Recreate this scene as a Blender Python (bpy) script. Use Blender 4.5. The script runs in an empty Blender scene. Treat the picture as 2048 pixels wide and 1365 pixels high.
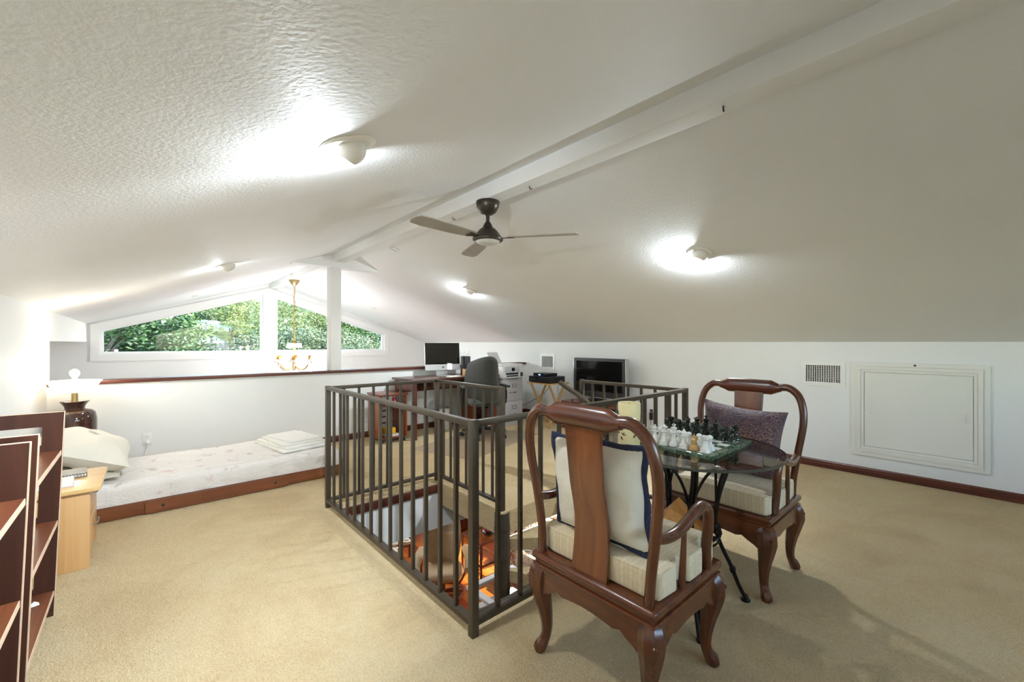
import bpy, bmesh, math, random
from mathutils import Vector, Matrix, Euler
random.seed(7)
S = bpy.context.scene
COL = S.collection
PI = math.pi
R = math.radians

# ------------------------------------------------------------------ camera
YAW = math.atan2(741, 840)
cam = bpy.data.cameras.new('camera')
cam.sensor_width = 36.0
cam.lens = 840 / 2048 * 36.0
cam.shift_y = 3.0 / 2048
cam.clip_start = 0.05
cam.clip_end = 3000
cam_o = bpy.data.objects.new('camera', cam)
COL.objects.link(cam_o)
cam_o.location = (0, 0, 1.25)
cam_o.rotation_euler = (PI / 2, 0, -YAW)
S.camera = cam_o

# ------------------------------------------------------------------ light, exposure
S.view_settings.view_transform = 'Standard'
S.view_settings.look = 'None'
S.view_settings.exposure = 1.92
S.view_settings.gamma = 1.0
S.view_settings.use_curve_mapping = False
W = bpy.data.worlds.new('world')
S.world = W
W.use_nodes = True
wn = W.node_tree.nodes
sky = wn.new('ShaderNodeTexSky')
sky.sky_type = 'NISHITA'
sky.sun_disc = False
sky.sun_elevation = R(37.7)
sky.sun_rotation = R(98.7)
wn['Background'].inputs['Strength'].default_value = 0.55
W.node_tree.links.new(sky.outputs[0], wn['Background'].inputs['Color'])
sun = bpy.data.lights.new('sun_offscreen', 'SUN')
sun.energy = 4.0
sun.angle = R(0.6)
sun.color = (1.0, 0.96, 0.90)
sun_o = bpy.data.objects.new('sun_offscreen', sun)
COL.objects.link(sun_o)
sun_o.location = (30, -15, 40)
sun_o.rotation_euler = Vector((0.78, -0.12, 0.61)).to_track_quat('Z', 'Y').to_euler()
SPOT_W = 10.5      # each ceiling eyeball lamp
LAMP_W = 2.1      # table lamp bulb
CHAND_W = 3.8      # each chandelier bulb

# ------------------------------------------------------------------ helpers
def lin(h):
    if isinstance(h, str):
        h = h.lstrip('#')
        c = [int(h[i:i + 2], 16) / 255 for i in (0, 2, 4)]
    else:
        c = [v / 255 for v in h]
    return tuple((v / 12.92 if v <= 0.04045 else ((v + 0.055) / 1.055) ** 2.4) for v in c) + (1.0,)

MATS = {}
def newmat(name):
    m = bpy.data.materials.new(name)
    m.use_nodes = True
    MATS[name] = m
    nt = m.node_tree
    return m, nt, nt.nodes['Principled BSDF'], nt.nodes, nt.links

def coords(nt, scale=(1, 1, 1)):
    tc = nt.nodes.new('ShaderNodeTexCoord')
    mp = nt.nodes.new('ShaderNodeMapping')
    mp.inputs['Scale'].default_value = scale
    nt.links.new(tc.outputs['Object'], mp.inputs['Vector'])
    return mp.outputs['Vector']

def noise(nt, vec, scale, detail=3, rough=0.55, dist=0.0):
    n = nt.nodes.new('ShaderNodeTexNoise')
    n.inputs['Scale'].default_value = scale
    n.inputs['Detail'].default_value = detail
    n.inputs['Roughness'].default_value = rough
    n.inputs['Distortion'].default_value = dist
    nt.links.new(vec, n.inputs['Vector'])
    return n.outputs['Fac']

def ramp(nt, fac, stops):
    r = nt.nodes.new('ShaderNodeValToRGB')
    e = r.color_ramp.elements
    while len(e) < len(stops):
        e.new(0.5)
    for i, (p, c) in enumerate(stops):
        e[i].position = p
        e[i].color = lin(c) if not (isinstance(c, tuple) and len(c) == 4) else c
    nt.links.new(fac, r.inputs['Fac'])
    return r.outputs['Color']

def mixc(nt, fac, a, b):
    m = nt.nodes.new('ShaderNodeMix')
    m.data_type = 'RGBA'
    if isinstance(fac, (int, float)):
        m.inputs[0].default_value = fac
    else:
        nt.links.new(fac, m.inputs[0])
    for v, k in ((a, 6), (b, 7)):
        if isinstance(v, (str, tuple)):
            m.inputs[k].default_value = lin(v) if isinstance(v, str) else v
        else:
            nt.links.new(v, m.inputs[k])
    return m.outputs[2]

def bump(nt, b, height, strength=0.3, dist=0.01):
    n = nt.nodes.new('ShaderNodeBump')
    n.inputs['Strength'].default_value = strength
    n.inputs['Distance'].default_value = dist
    nt.links.new(height, n.inputs['Height'])
    nt.links.new(n.outputs['Normal'], b.inputs['Normal'])

def M(name, col, rough=0.5, metal=0.0, var=0.0, vscale=8.0, bmp=0.0, bscale=60.0, bdist=0.004, coat=0.0, spec=0.5, emit=None, estr=0.0, sheen=0.0):
    """plain painted / plastic / metal surface with slight tone variation and fine relief"""
    m, nt, b, N, L = newmat(name)
    b.inputs['Roughness'].default_value = rough
    b.inputs['Metallic'].default_value = metal
    b.inputs['Coat Weight'].default_value = coat
    b.inputs['Specular IOR Level'].default_value = spec
    if sheen:
        b.inputs['Sheen Weight'].default_value = sheen
    c = lin(col)
    vec = coords(nt)
    if var:
        dark = tuple(v * (1 - var) for v in c[:3]) + (1,)
        lite = tuple(min(1, v * (1 + var * 0.6)) for v in c[:3]) + (1,)
        L.new(ramp(nt, noise(nt, vec, vscale), [(0.3, dark), (0.7, lite)]), b.inputs['Base Color'])
    else:
        b.inputs['Base Color'].default_value = c
    if bmp:
        bump(nt, b, noise(nt, vec, bscale, 2), bmp, bdist)
    if emit:
        b.inputs['Emission Color'].default_value = lin(emit)
        b.inputs['Emission Strength'].default_value = estr
    return m

def WOOD(name, c1, c2, c3=None, axis='z', scale=14.0, rough=0.35, coat=0.2, stretch=0.08):
    """wood with grain along an axis of the object"""
    m, nt, b, N, L = newmat(name)
    s = {'x': (stretch, 1, 1), 'y': (1, stretch, 1), 'z': (1, 1, stretch)}[axis]
    vec = coords(nt, s)
    n1 = noise(nt, vec, scale, 6, 0.65, 0.6)
    col = ramp(nt, n1, [(0.28, c1), (0.52, c2), (0.78, c3 or c2)])
    L.new(col, b.inputs['Base Color'])
    b.inputs['Roughness'].default_value = rough
    b.inputs['Coat Weight'].default_value = coat
    b.inputs['Coat Roughness'].default_value = 0.25
    bump(nt, b, n1, 0.12, 0.002)
    return m

class MB:
    """collects shapes and links them as one mesh object"""
    def __init__(s):
        s.v, s.f = [], []
    def add(s, vs, fs):
        o = len(s.v)
        s.v += [tuple(v) for v in vs]
        s.f += [tuple(i + o for i in f) for f in fs]
        return s
    def box(s, x0, x1, y0, y1, z0, z1, bev=0.0, seg=2, mat=None):
        if x0 > x1: x0, x1 = x1, x0
        if y0 > y1: y0, y1 = y1, y0
        if z0 > z1: z0, z1 = z1, z0
        if bev <= 0:
            vs = [(x, y, z) for z in (z0, z1) for y in (y0, y1) for x in (x0, x1)]
            fs = [(0, 2, 3, 1), (4, 5, 7, 6), (0, 1, 5, 4), (2, 6, 7, 3), (0, 4, 6, 2), (1, 3, 7, 5)]
        else:
            bm = bmesh.new()
            bmesh.ops.create_cube(bm, size=1.0)
            for v in bm.verts:
                v.co = Vector(((x0 + x1) / 2 + v.co.x * (x1 - x0), (y0 + y1) / 2 + v.co.y * (y1 - y0), (z0 + z1) / 2 + v.co.z * (z1 - z0)))
            bev = min(bev, 0.49 * min(x1 - x0, y1 - y0, z1 - z0))
            bmesh.ops.bevel(bm, geom=list(bm.edges), offset=bev, segments=seg, profile=0.6, affect='EDGES')
            bm.verts.index_update()
            vs = [tuple(v.co) for v in bm.verts]
            fs = [tuple(v.index for v in f.verts) for f in bm.faces]
            bm.free()
        if mat is not None:
            vs = [tuple(mat @ Vector(v)) for v in vs]
        return s.add(vs, fs)
    def cbox(s, c, d, bev=0.0, rot=None, seg=2):
        m = Matrix.Translation(Vector(c))
        if rot is not None:
            m = m @ (rot.to_matrix().to_4x4() if isinstance(rot, Euler) else rot)
        return s.box(-d[0] / 2, d[0] / 2, -d[1] / 2, d[1] / 2, -d[2] / 2, d[2] / 2, bev, seg, m)
    def bar(s, a, b, w, h=None, up=(0, 0, 1), bev=0.0):
        """square bar from a to b"""
        a, b = Vector(a), Vector(b)
        h = h or w
        z = (b - a)
        ln = z.length
        z.normalize()
        u = Vector(up)
        if abs(z.dot(u)) > 0.98:
            u = Vector((0, 1, 0))
        x = u.cross(z).normalized()
        y = z.cross(x)
        m = Matrix((x, y, z)).transposed().to_4x4()
        m.translation = (a + b) / 2
        return s.box(-w / 2, w / 2, -h / 2, h / 2, -ln / 2, ln / 2, bev, 2, m)
    def tube(s, path, r, n=10, closed=False, caps=True, flat=1.0, up=None):
        P = [Vector(p) for p in path]
        k = len(P)
        rr = r if isinstance(r, (list, tuple)) else [r] * k
        vs, fs = [], []
        prev = None
        for i in range(k):
            a = P[(i - 1) % k] if (closed or i > 0) else P[i]
            b = P[(i + 1) % k] if (closed or i < k - 1) else P[i]
            t = (b - a).normalized()
            if prev is None:
                u = Vector(up) if up else (Vector((0, 0, 1)) if abs(t.z) < 0.9 else Vector((1, 0, 0)))
            else:
                u = prev
            x = (u - t * u.dot(t))
            if x.length < 1e-6:
                x = t.orthogonal()
            x.normalize()
            y = t.cross(x)
            prev = x
            for j in range(n):
                q = 2 * PI * j / n
                ra, rb = rr[i] if isinstance(rr[i], (tuple, list)) else (rr[i] * flat, rr[i])
                vs.append(P[i] + x * math.cos(q) * ra + y * math.sin(q) * rb)
        m = k if closed else k - 1
        for i in range(m):
            for j in range(n):
                a, b = i * n + j, i * n + (j + 1) % n
                c, d = ((i + 1) % k) * n + (j + 1) % n, ((i + 1) % k) * n + j
                fs.append((a, b, c, d))
        if caps and not closed:
            fs.append(tuple(range(n - 1, -1, -1)))
            fs.append(tuple((k - 1) * n + j for j in range(n)))
        return s.add(vs, fs)
    def cyl(s, a, b, r0, r1=None, n=16):
        return s.tube([a, b], [r0, r0 if r1 is None else r1], n)
    def lathe(s, prof, n=20, c=(0, 0, 0), m=None):
        """profile of (radius, height) turned about z"""
        vs, fs = [], []
        k = len(prof)
        for r, z in prof:
            for j in range(n):
                q = 2 * PI * j / n
                vs.append(Vector((max(r, 1e-4) * math.cos(q), max(r, 1e-4) * math.sin(q), z)))
        for i in range(k - 1):
            for j in range(n):
                fs.append((i * n + j, i * n + (j + 1) % n, (i + 1) * n + (j + 1) % n, (i + 1) * n + j))
        fs.append(tuple(range(n - 1, -1, -1)))
        fs.append(tuple((k - 1) * n + j for j in range(n)))
        if m is not None:
            vs = [m @ v for v in vs]
        vs = [(v[0] + c[0], v[1] + c[1], v[2] + c[2]) for v in vs]
        return s.add(vs, fs)
    def prism(s, poly, axis, a0, a1, m=None):
        """2-D polygon pushed along an axis: x -> (y,z), y -> (x,z), z -> (x,y)"""
        k = len(poly)
        def put(p, a):
            return {'x': (a, p[0], p[1]), 'y': (p[0], a, p[1]), 'z': (p[0], p[1], a)}[axis]
        vs = [put(p, a0) for p in poly] + [put(p, a1) for p in poly]
        ar = sum(poly[i][0] * poly[(i + 1) % k][1] - poly[(i + 1) % k][0] * poly[i][1] for i in range(k))
        flip = (ar > 0) != (axis == 'y')
        fs = [tuple(range(k - 1, -1, -1)), tuple(range(k, 2 * k))]
        fs += [(i, (i + 1) % k, k + (i + 1) % k, k + i) for i in range(k)]
        if (a1 > a0) != flip:
            fs = [tuple(reversed(f)) for f in fs]
        if m is not None:
            vs = [tuple(m @ Vector(v)) for v in vs]
        return s.add(vs, fs)
    def ball(s, c, r, sc=(1, 1, 1), n=12, k=8, m=None):
        vs, fs = [], []
        for i in range(1, k):
            t = PI * i / k
            for j in range(n):
                q = 2 * PI * j / n
                vs.append(Vector((r * sc[0] * math.sin(t) * math.cos(q), r * sc[1] * math.sin(t) * math.sin(q), r * sc[2] * math.cos(t))))
        vs.append(Vector((0, 0, r * sc[2])))
        vs.append(Vector((0, 0, -r * sc[2])))
        T, B = len(vs) - 2, len(vs) - 1
        for i in range(k - 2):
            for j in range(n):
                fs.append((i * n + j, (i + 1) * n + j, (i + 1) * n + (j + 1) % n, i * n + (j + 1) % n))
        for j in range(n):
            fs.append((T, j, (j + 1) % n))
            fs.append((B, (k - 2) * n + (j + 1) % n, (k - 2) * n + j))
        if m is not None:
            vs = [m @ v for v in vs]
        vs = [(v[0] + c[0], v[1] + c[1], v[2] + c[2]) for v in vs]
        return s.add(vs, fs)
    def grid(s, fn, nu, nv):
        vs = [fn(i / nu, j / nv) for j in range(nv + 1) for i in range(nu + 1)]
        fs = []
        for j in range(nv):
            for i in range(nu):
                a = j * (nu + 1) + i
                fs.append((a, a + 1, a + nu + 2, a + nu + 1))
        return s.add(vs, fs)
    def mesh(s, name, smooth=True, ang=38):
        me = bpy.data.meshes.new(name)
        me.from_pydata([tuple(v) for v in s.v], [], s.f)
        me.validate()
        if smooth:
            me.polygons.foreach_set('use_smooth', [True] * len(me.polygons))
            me.set_sharp_from_angle(angle=R(ang))
        me.update()
        return me
    def build(s, name, mat, parent=None, loc=(0, 0, 0), rot=(0, 0, 0), smooth=True, ang=38):
        me = s.mesh(name, smooth, ang)
        me.materials.append(MATS[mat] if isinstance(mat, str) else mat)
        o = bpy.data.objects.new(name, me)
        COL.objects.link(o)
        o.location = loc
        o.rotation_euler = rot
        if parent is not None:
            o.parent = parent
        return o

def inst(src, name, parent=None, loc=(0, 0, 0), rot=(0, 0, 0), scale=(1, 1, 1)):
    o = bpy.data.objects.new(name, src.data)
    COL.objects.link(o)
    o.location = loc
    o.rotation_euler = rot
    o.scale = scale
    if parent is not None:
        o.parent = parent
    return o

def tag(o, label, cat, group=None, kind=None):
    o['label'] = label
    if cat:
        o['category'] = cat
    if group:
        o['group'] = group
    if kind:
        o['kind'] = kind
    return o

def thing(name, label, cat, loc=(0, 0, 0), rotz=0.0, group=None, rot=None):
    o = bpy.data.objects.new(name, None)
    COL.objects.link(o)
    o.empty_display_size = 0.1
    o.location = loc
    o.rotation_euler = rot if rot else (0, 0, rotz)
    return tag(o, label, cat, group)

def struct(o, label=None):
    o['kind'] = 'structure'
    if label:
        o['label'] = label
    return o

def smooth_path(pts, sub=6, closed=False):
    """Catmull-Rom through points"""
    P = [Vector(p) for p in pts]
    k = len(P)
    out = []
    rng = range(k) if closed else range(k - 1)
    for i in rng:
        p0 = P[(i - 1) % k] if (closed or i > 0) else P[i]
        p1, p2 = P[i], P[(i + 1) % k]
        p3 = P[(i + 2) % k] if (closed or i + 2 < k) else p2
        for j in range(sub):
            t = j / sub
            out.append(0.5 * ((2 * p1) + (-p0 + p2) * t + (2 * p0 - 5 * p1 + 4 * p2 - p3) * t * t + (-p0 + 3 * p1 - 3 * p2 + p3) * t ** 3))
    if not closed:
        out.append(P[-1])
    return out

def copy_tree(o, parent=None):
    c = o.copy()
    COL.objects.link(c)
    c.parent = parent
    for ch in list(o.children):
        copy_tree(ch, c)
    return c

def light(name, kind, energy, loc, parent=None, color=(1, 0.93, 0.82), size=0.04, aim=None, angle=120, blend=0.6):
    l = bpy.data.lights.new(name, kind)
    l.energy = energy
    l.color = color
    l.shadow_soft_size = size
    if kind == 'SPOT':
        l.spot_size = R(angle)
        l.spot_blend = blend
    o = bpy.data.objects.new(name, l)
    COL.objects.link(o)
    o.location = loc
    if aim is not None:
        o.rotation_euler = Vector(aim).to_track_quat('-Z', 'Y').to_euler()
    if parent is not None:
        o.parent = parent
    return o

def pillow_mb(w, h, t, pinch=0.08, n=18, seed=1, wob=0.006):
    """stuffed pillow in its x-z plane, thickness along y"""
    rnd = random.Random(seed)
    ph = [rnd.uniform(0, 6) for _ in range(6)]
    mb = MB()
    def side(sgn):
        def fn(u, v):
            a, b = 2 * u - 1, 2 * v - 1
            e = max(0.0, (1 - abs(a) ** 2.6)) ** 0.6 * max(0.0, (1 - abs(b) ** 2.6)) ** 0.6
            ex = 1 - pinch * (1 - b * b) * abs(a) ** 3
            ez = 1 - pinch * (1 - a * a) * abs(b) ** 3
            wv = wob * (math.sin(5 * a + ph[0] + 3 * b) + math.sin(7 * b + ph[1] - 4 * a)) * e
            return (a * w / 2 * ex, sgn * (t / 2 * e + wv), b * h / 2 * ez)
        return fn
    mb.grid(side(-1), n, n)
    f = MB().grid(side(1), n, n)
    mb.add(f.v, [tuple(reversed(q)) for q in f.f])
    return mb
# ------------------------------------------------------------------ materials
def wall_mat(name, col, bscale, bstr, bdist, rough=0.65):
    m, nt, b, N, L = newmat(name)
    vec = coords(nt)
    c = lin(col)
    L.new(ramp(nt, noise(nt, vec, 1.2, 3), [(0.35, tuple(v * 0.97 for v in c[:3]) + (1,)), (0.7, c)]), b.inputs['Base Color'])
    b.inputs['Roughness'].default_value = rough
    b.inputs['Specular IOR Level'].default_value = 0.3
    bump(nt, b, noise(nt, vec, bscale, 3, 0.5), bstr, bdist)
    return m
wall_mat('wall_paint', '#ebebe9', 55, 0.18, 0.004)
wall_mat('ceiling_paint', '#eff0f0', 75, 0.20, 0.006)
wall_mat('beam_paint', '#efefed', 30, 0.10, 0.002)
wall_mat('trim_white', '#efeeec', 18, 0.05, 0.002, 0.4)
wall_mat('panel_paint', '#e6e4dc', 14, 0.05, 0.002, 0.5)

def carpet():
    m, nt, b, N, L = newmat('carpet')
    vec = coords(nt)
    big = noise(nt, vec, 2.1, 5, 0.62, 0.8)
    fine = noise(nt, vec, 120, 3, 0.75)
    mid = noise(nt, vec, 34, 3, 0.6)
    c1 = ramp(nt, big, [(0.34, '#e2bd82'), (0.52, '#f8d9a0'), (0.66, '#ffe7b4')])
    c2 = ramp(nt, fine, [(0.34, '#bb9357'), (0.60, '#ffecc2')])
    c3 = mixc(nt, 0.42, c1, c2)
    c4 = ramp(nt, mid, [(0.3, '#dfbf86'), (0.7, '#fbe3b4')])
    L.new(mixc(nt, 0.25, c3, c4), b.inputs['Base Color'])
    b.inputs['Roughness'].default_value = 0.95
    b.inputs['Specular IOR Level'].default_value = 0.1
    b.inputs['Sheen Weight'].default_value = 0.15
    ad = N.new('ShaderNodeMath'); ad.operation = 'ADD'
    L.new(fine, ad.inputs[0]); L.new(mid, ad.inputs[1])
    bump(nt, b, ad.outputs[0], 1.0, 0.022)
carpet()

WOOD('trim_wood', '#3a1810', '#582618', '#6d3320', 'x', 20, 0.4, 0.25)
WOOD('trim_wood_y', '#3a1810', '#582618', '#6d3320', 'y', 20, 0.4, 0.25)
WOOD('rosewood', '#33160b', '#5a2c16', '#774322', 'z', 16, 0.26, 0.5, 0.07)
WOOD('rosewood_h', '#38190c', '#622f17', '#7d4624', 'y', 16, 0.26, 0.5, 0.07)
WOOD('splat_wood', '#45200d', '#713815', '#8d5022', 'z', 11, 0.24, 0.55, 0.05)
WOOD('bookcase_wood', '#2e160e', '#432317', '#563022', 'z', 10, 0.42, 0.2, 0.06)
WOOD('bookcase_wood_lit', '#4a2214', '#6d3b23', '#87512f', 'y', 12, 0.4, 0.25, 0.06)  # lighter copy of the bookcase wood, lamplight on shelf tops put into its colour
M('raw_edge', '#dcbfa4', 0.6, var=0.1, vscale=30)
WOOD('beech', '#c08e58', '#d6a66e', '#e0b783', 'z', 9, 0.42, 0.15, 0.04)
WOOD('beech_top', '#d5a566', '#e3ba7d', '#ecc890', 'x', 9, 0.35, 0.25, 0.05)
WOOD('pine', '#5a2e17', '#7d4727', '#98613b', 'x', 10, 0.45, 0.15, 0.05)
WOOD('red_brown', '#4a1d0f', '#6e3018', '#8a4524', 'z', 12, 0.35, 0.3, 0.07)
WOOD('desk_wood', '#3a1f15', '#523023', '#6b4433', 'x', 10, 0.3, 0.35, 0.06)
WOOD('tray_wood', '#b5854a', '#cfa064', '#dcb37a', 'z', 12, 0.45, 0.15, 0.06)
WOOD('orange_wood', '#6f3315', '#94491f', '#b0662f', 'z', 10, 0.3, 0.3, 0.06)
M('bronze_paint', '#4e4438', 0.42, 0.35, var=0.12, vscale=30)
M('iron', '#26221e', 0.38, 0.7, var=0.2, vscale=40)
M('fan_bronze', '#4b443c', 0.35, 0.6)
M('fan_blade', '#a89f92', 0.5, 0.0, var=0.1)
M('white_plastic', '#eceae6', 0.35)
M('white_metal', '#eeece7', 0.35, 0.0, var=0.03)
M('lamp_white', '#f2f0ea', 0.4)
M('black_plastic', '#1a1a1b', 0.38)
M('dark_plastic', '#2b2b2c', 0.45)
M('screen', '#0d0c0b', 0.12, coat=0.3)
M('silver', '#b9b9ba', 0.3, 0.8)
M('alu', '#c9c8c6', 0.32, 0.6)
M('steel', '#9a9894', 0.28, 1.0)
M('chrome_dark', '#4a4744', 0.3, 0.8)
M('cabinet_grey', '#c3bfc0', 0.45, 0.1, var=0.04)
M('printer_white', '#e9e7e5', 0.4)
M('printer_grey', '#c9c8ca', 0.4)
M('chair_fabric', '#35352f', 0.95, var=0.2, vscale=60, bmp=0.3, bscale=300, sheen=0.2)
M('chair_fabric_green', '#3a433d', 0.95, var=0.2, vscale=60, bmp=0.3, bscale=300, sheen=0.2)
M('chair_mat', '#b09a7c', 0.3, var=0.06, vscale=5)
M('paper', '#f1efe9', 0.8)
M('grey_paper', '#cfcbc8', 0.8)
M('cream_leather', '#d9c19a', 0.42, var=0.12, vscale=9, bmp=0.35, bscale=26, bdist=0.01)
M('white_cloth', '#efece4', 0.9, var=0.05, vscale=20, bmp=0.25, bscale=40, bdist=0.01, sheen=0.1)
M('pillow_linen', '#e3dccb', 0.9, var=0.06, vscale=10, bmp=0.5, bscale=14, bdist=0.012, sheen=0.1)
M('navy_trim', '#20294a', 0.85, var=0.3, vscale=50, bmp=0.4, bscale=90, sheen=0.2)
M('candle_wax', '#ebdba8', 0.5, var=0.06, vscale=10)
M('candle_print', '#3d2f25', 0.7)
M('onyx_white', '#efede8', 0.18, var=0.08, vscale=60, coat=0.3)
M('onyx_tan', '#c99f63', 0.22, var=0.2, vscale=70, coat=0.3)
M('glass_edge', '#4a4a42', 0.12)
M('brass', '#c79a43', 0.25, 1.0)
M('brass_old', '#b9a577', 0.35, 0.8)
M('ceramic_brown', '#43281f', 0.08, var=0.35, vscale=7, coat=0.6)
M('bottle_red', '#c2122d', 0.3)
M('box_yellow', '#e5b51f', 0.5)
M('box_red', '#b33520', 0.5)
M('book_purple', '#b9b0c4', 0.6)
M('cord_black', '#1d1b1a', 0.5)
M('cord_grey', '#8c8780', 0.5)
M('duct_metal', '#8f8d88', 0.4, 0.8)
M('orange_cover', '#d2601c', 0.5)
M('house_wall', '#8f8c86', 0.8, var=0.06)
M('house_roof', '#66796e', 0.6, var=0.1, vscale=4)
M('house_pane', '#dfe6ee', 0.2)
M('bark', '#5d5246', 0.9, var=0.3, vscale=6)
M('lawn', '#a7ab98', 0.95, var=0.15, vscale=0.5)
M('mountain', '#5c6a50', 1.0, var=0.15, vscale=0.01)
M('glow_bulb', '#fff6e0', 0.4, emit='#fff1d6', estr=22)
M('glow_lamp', '#fff6e0', 0.4, emit='#fff0d8', estr=30)
M('glow_candle', '#fff6e0', 0.4, emit='#ffe9c4', estr=14)
M('fan_glass', '#d9d6cf', 0.35)
M('red_lacquer', '#8e1f12', 0.3, coat=0.3)

def marble():
    m, nt, b, N, L = newmat('marble_green')
    vec = coords(nt)
    n = noise(nt, vec, 38, 6, 0.7, 1.2)
    L.new(ramp(nt, n, [(0.32, '#1e2b22'), (0.50, '#4a5f4c'), (0.68, '#7d8f76'), (0.82, '#b6bda6')]), b.inputs['Base Color'])
    b.inputs['Roughness'].default_value = 0.15
    m, nt, b, N, L = newmat('onyx_green')
    vec = coords(nt)
    n = noise(nt, vec, 60, 5, 0.65, 0.8)
    L.new(ramp(nt, n, [(0.35, '#0f1712'), (0.60, '#26332a'), (0.80, '#52604f')]), b.inputs['Base Color'])
    b.inputs['Roughness'].default_value = 0.16
    b.inputs['Coat Weight'].default_value = 0.3
marble()

def glass(name, tint, refl=0.08, rough=0.02):
    m = bpy.data.materials.new(name)
    m.use_nodes = True
    MATS[name] = m
    nt = m.node_tree
    nt.nodes.clear()
    out = nt.nodes.new('ShaderNodeOutputMaterial')
    t = nt.nodes.new('ShaderNodeBsdfTransparent')
    t.inputs['Color'].default_value = lin(tint)
    g = nt.nodes.new('ShaderNodeBsdfGlossy')
    g.inputs['Roughness'].default_value = rough
    lw = nt.nodes.new('ShaderNodeLayerWeight')
    lw.inputs['Blend'].default_value = 0.5
    pw = nt.nodes.new('ShaderNodeMath'); pw.operation = 'POWER'; pw.inputs[1].default_value = 3.5
    nt.links.new(lw.outputs['Facing'], pw.inputs[0])
    ma = nt.nodes.new('ShaderNodeMath'); ma.operation = 'MULTIPLY_ADD'
    ma.inputs[1].default_value = min(0.85, refl * 8); ma.inputs[2].default_value = refl * 0.5
    nt.links.new(pw.outputs[0], ma.inputs[0])
    mx = nt.nodes.new('ShaderNodeMixShader')
    nt.links.new(ma.outputs[0], mx.inputs[0])
    nt.links.new(t.outputs[0], mx.inputs[1])
    nt.links.new(g.outputs[0], mx.inputs[2])
    nt.links.new(mx.outputs[0], out.inputs[0])
glass('window_glass', '#f7faf8', 0.04)
glass('table_glass', '#d8d3c8', 0.08)
M('crystal', '#f3f1ec', 0.08, spec=0.8, coat=0.5)
glass('clear_glass', '#f3f7f6', 0.03)

def shade_glass():
    m, nt, b, N, L = newmat('shade_glass')
    b.inputs['Base Color'].default_value = lin('#f7f0e2')
    b.inputs['Roughness'].default_value = 0.45
    b.inputs['Emission Color'].default_value = lin('#fff3dc')
    b.inputs['Emission Strength'].default_value = 0.75
shade_glass()

def stripes(name, base, a, bcol, scale, axis):
    m, nt, b, N, L = newmat(name)
    vec = coords(nt)
    w = N.new('ShaderNodeTexWave')
    w.bands_direction = axis
    w.inputs['Scale'].default_value = scale
    w.inputs['Distortion'].default_value = 1.2
    w.inputs['Detail'].default_value = 3
    w.inputs['Detail Scale'].default_value = 5
    L.new(vec, w.inputs['Vector'])
    n = noise(nt, vec, 90, 3)
    c = ramp(nt, w.outputs['Fac'], [(0.2, base), (0.55, a), (0.85, bcol)])
    c2 = ramp(nt, n, [(0.35, a), (0.65, base)])
    L.new(mixc(nt, 0.4, c, c2), b.inputs['Base Color'])
    b.inputs['Roughness'].default_value = 0.75
    b.inputs['Sheen Weight'].default_value = 0.2
    bump(nt, b, noise(nt, vec, 20, 3), 0.35, 0.01)
stripes('cushion_silk', '#e0cfae', '#d2bd95', '#e8dabd', 9, 'Y')

def brocade():
    m, nt, b, N, L = newmat('brocade')
    vec = coords(nt)
    v = N.new('ShaderNodeTexVoronoi')
    v.inputs['Scale'].default_value = 22
    L.new(vec, v.inputs['Vector'])
    w = N.new('ShaderNodeTexWave')
    w.wave_type = 'RINGS'
    w.inputs['Scale'].default_value = 26
    w.inputs['Distortion'].default_value = 22
    w.inputs['Detail'].default_value = 3
    L.new(vec, w.inputs['Vector'])
    big = noise(nt, vec, 5, 3)
    base = ramp(nt, big, [(0.35, '#2c1c2a'), (0.55, '#4a2f42'), (0.75, '#5d3a33')])
    gold = ramp(nt, big, [(0.4, '#57424f'), (0.65, '#93705a')])
    fac = ramp(nt, w.outputs['Fac'], [(0.62, (0, 0, 0, 1)), (0.72, (1, 1, 1, 1))])
    L.new(mixc(nt, fac, base, gold), b.inputs['Base Color'])
    b.inputs['Roughness'].default_value = 0.7
    b.inputs['Sheen Weight'].default_value = 0.4
    bump(nt, b, w.outputs['Fac'], 0.4, 0.004)
brocade()

def sheet():
    m, nt, b, N, L = newmat('bed_sheet')
    vec = coords(nt)
    v = N.new('ShaderNodeTexVoronoi')
    v.inputs['Scale'].default_value = 5.5
    L.new(vec, v.inputs['Vector'])
    spot = ramp(nt, v.outputs['Distance'], [(0.30, (1, 1, 1, 1)), (0.42, (0, 0, 0, 1))])
    n = noise(nt, vec, 14, 4, 0.6, 0.5)
    leaf = ramp(nt, n, [(0.52, (0, 0, 0, 1)), (0.58, (1, 1, 1, 1))])
    mm = N.new('ShaderNodeMath'); mm.operation = 'MULTIPLY'
    L.new(spot, mm.inputs[0]); L.new(leaf, mm.inputs[1])
    mm2 = N.new('ShaderNodeMath'); mm2.operation = 'MULTIPLY'; mm2.inputs[1].default_value = 0.5
    L.new(mm.outputs[0], mm2.inputs[0])
    pr = ramp(nt, noise(nt, vec, 3.0, 2), [(0.45, '#8f8b80'), (0.55, '#c08f98')])
    L.new(mixc(nt, mm2.outputs[0], '#e6e0da', pr), b.inputs['Base Color'])
    b.inputs['Roughness'].default_value = 0.85
    sv = coords(nt, (0.5, 2.2, 1))
    bump(nt, b, noise(nt, sv, 7, 4, 0.6, 1.0), 0.8, 0.03)
sheet()

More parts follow.
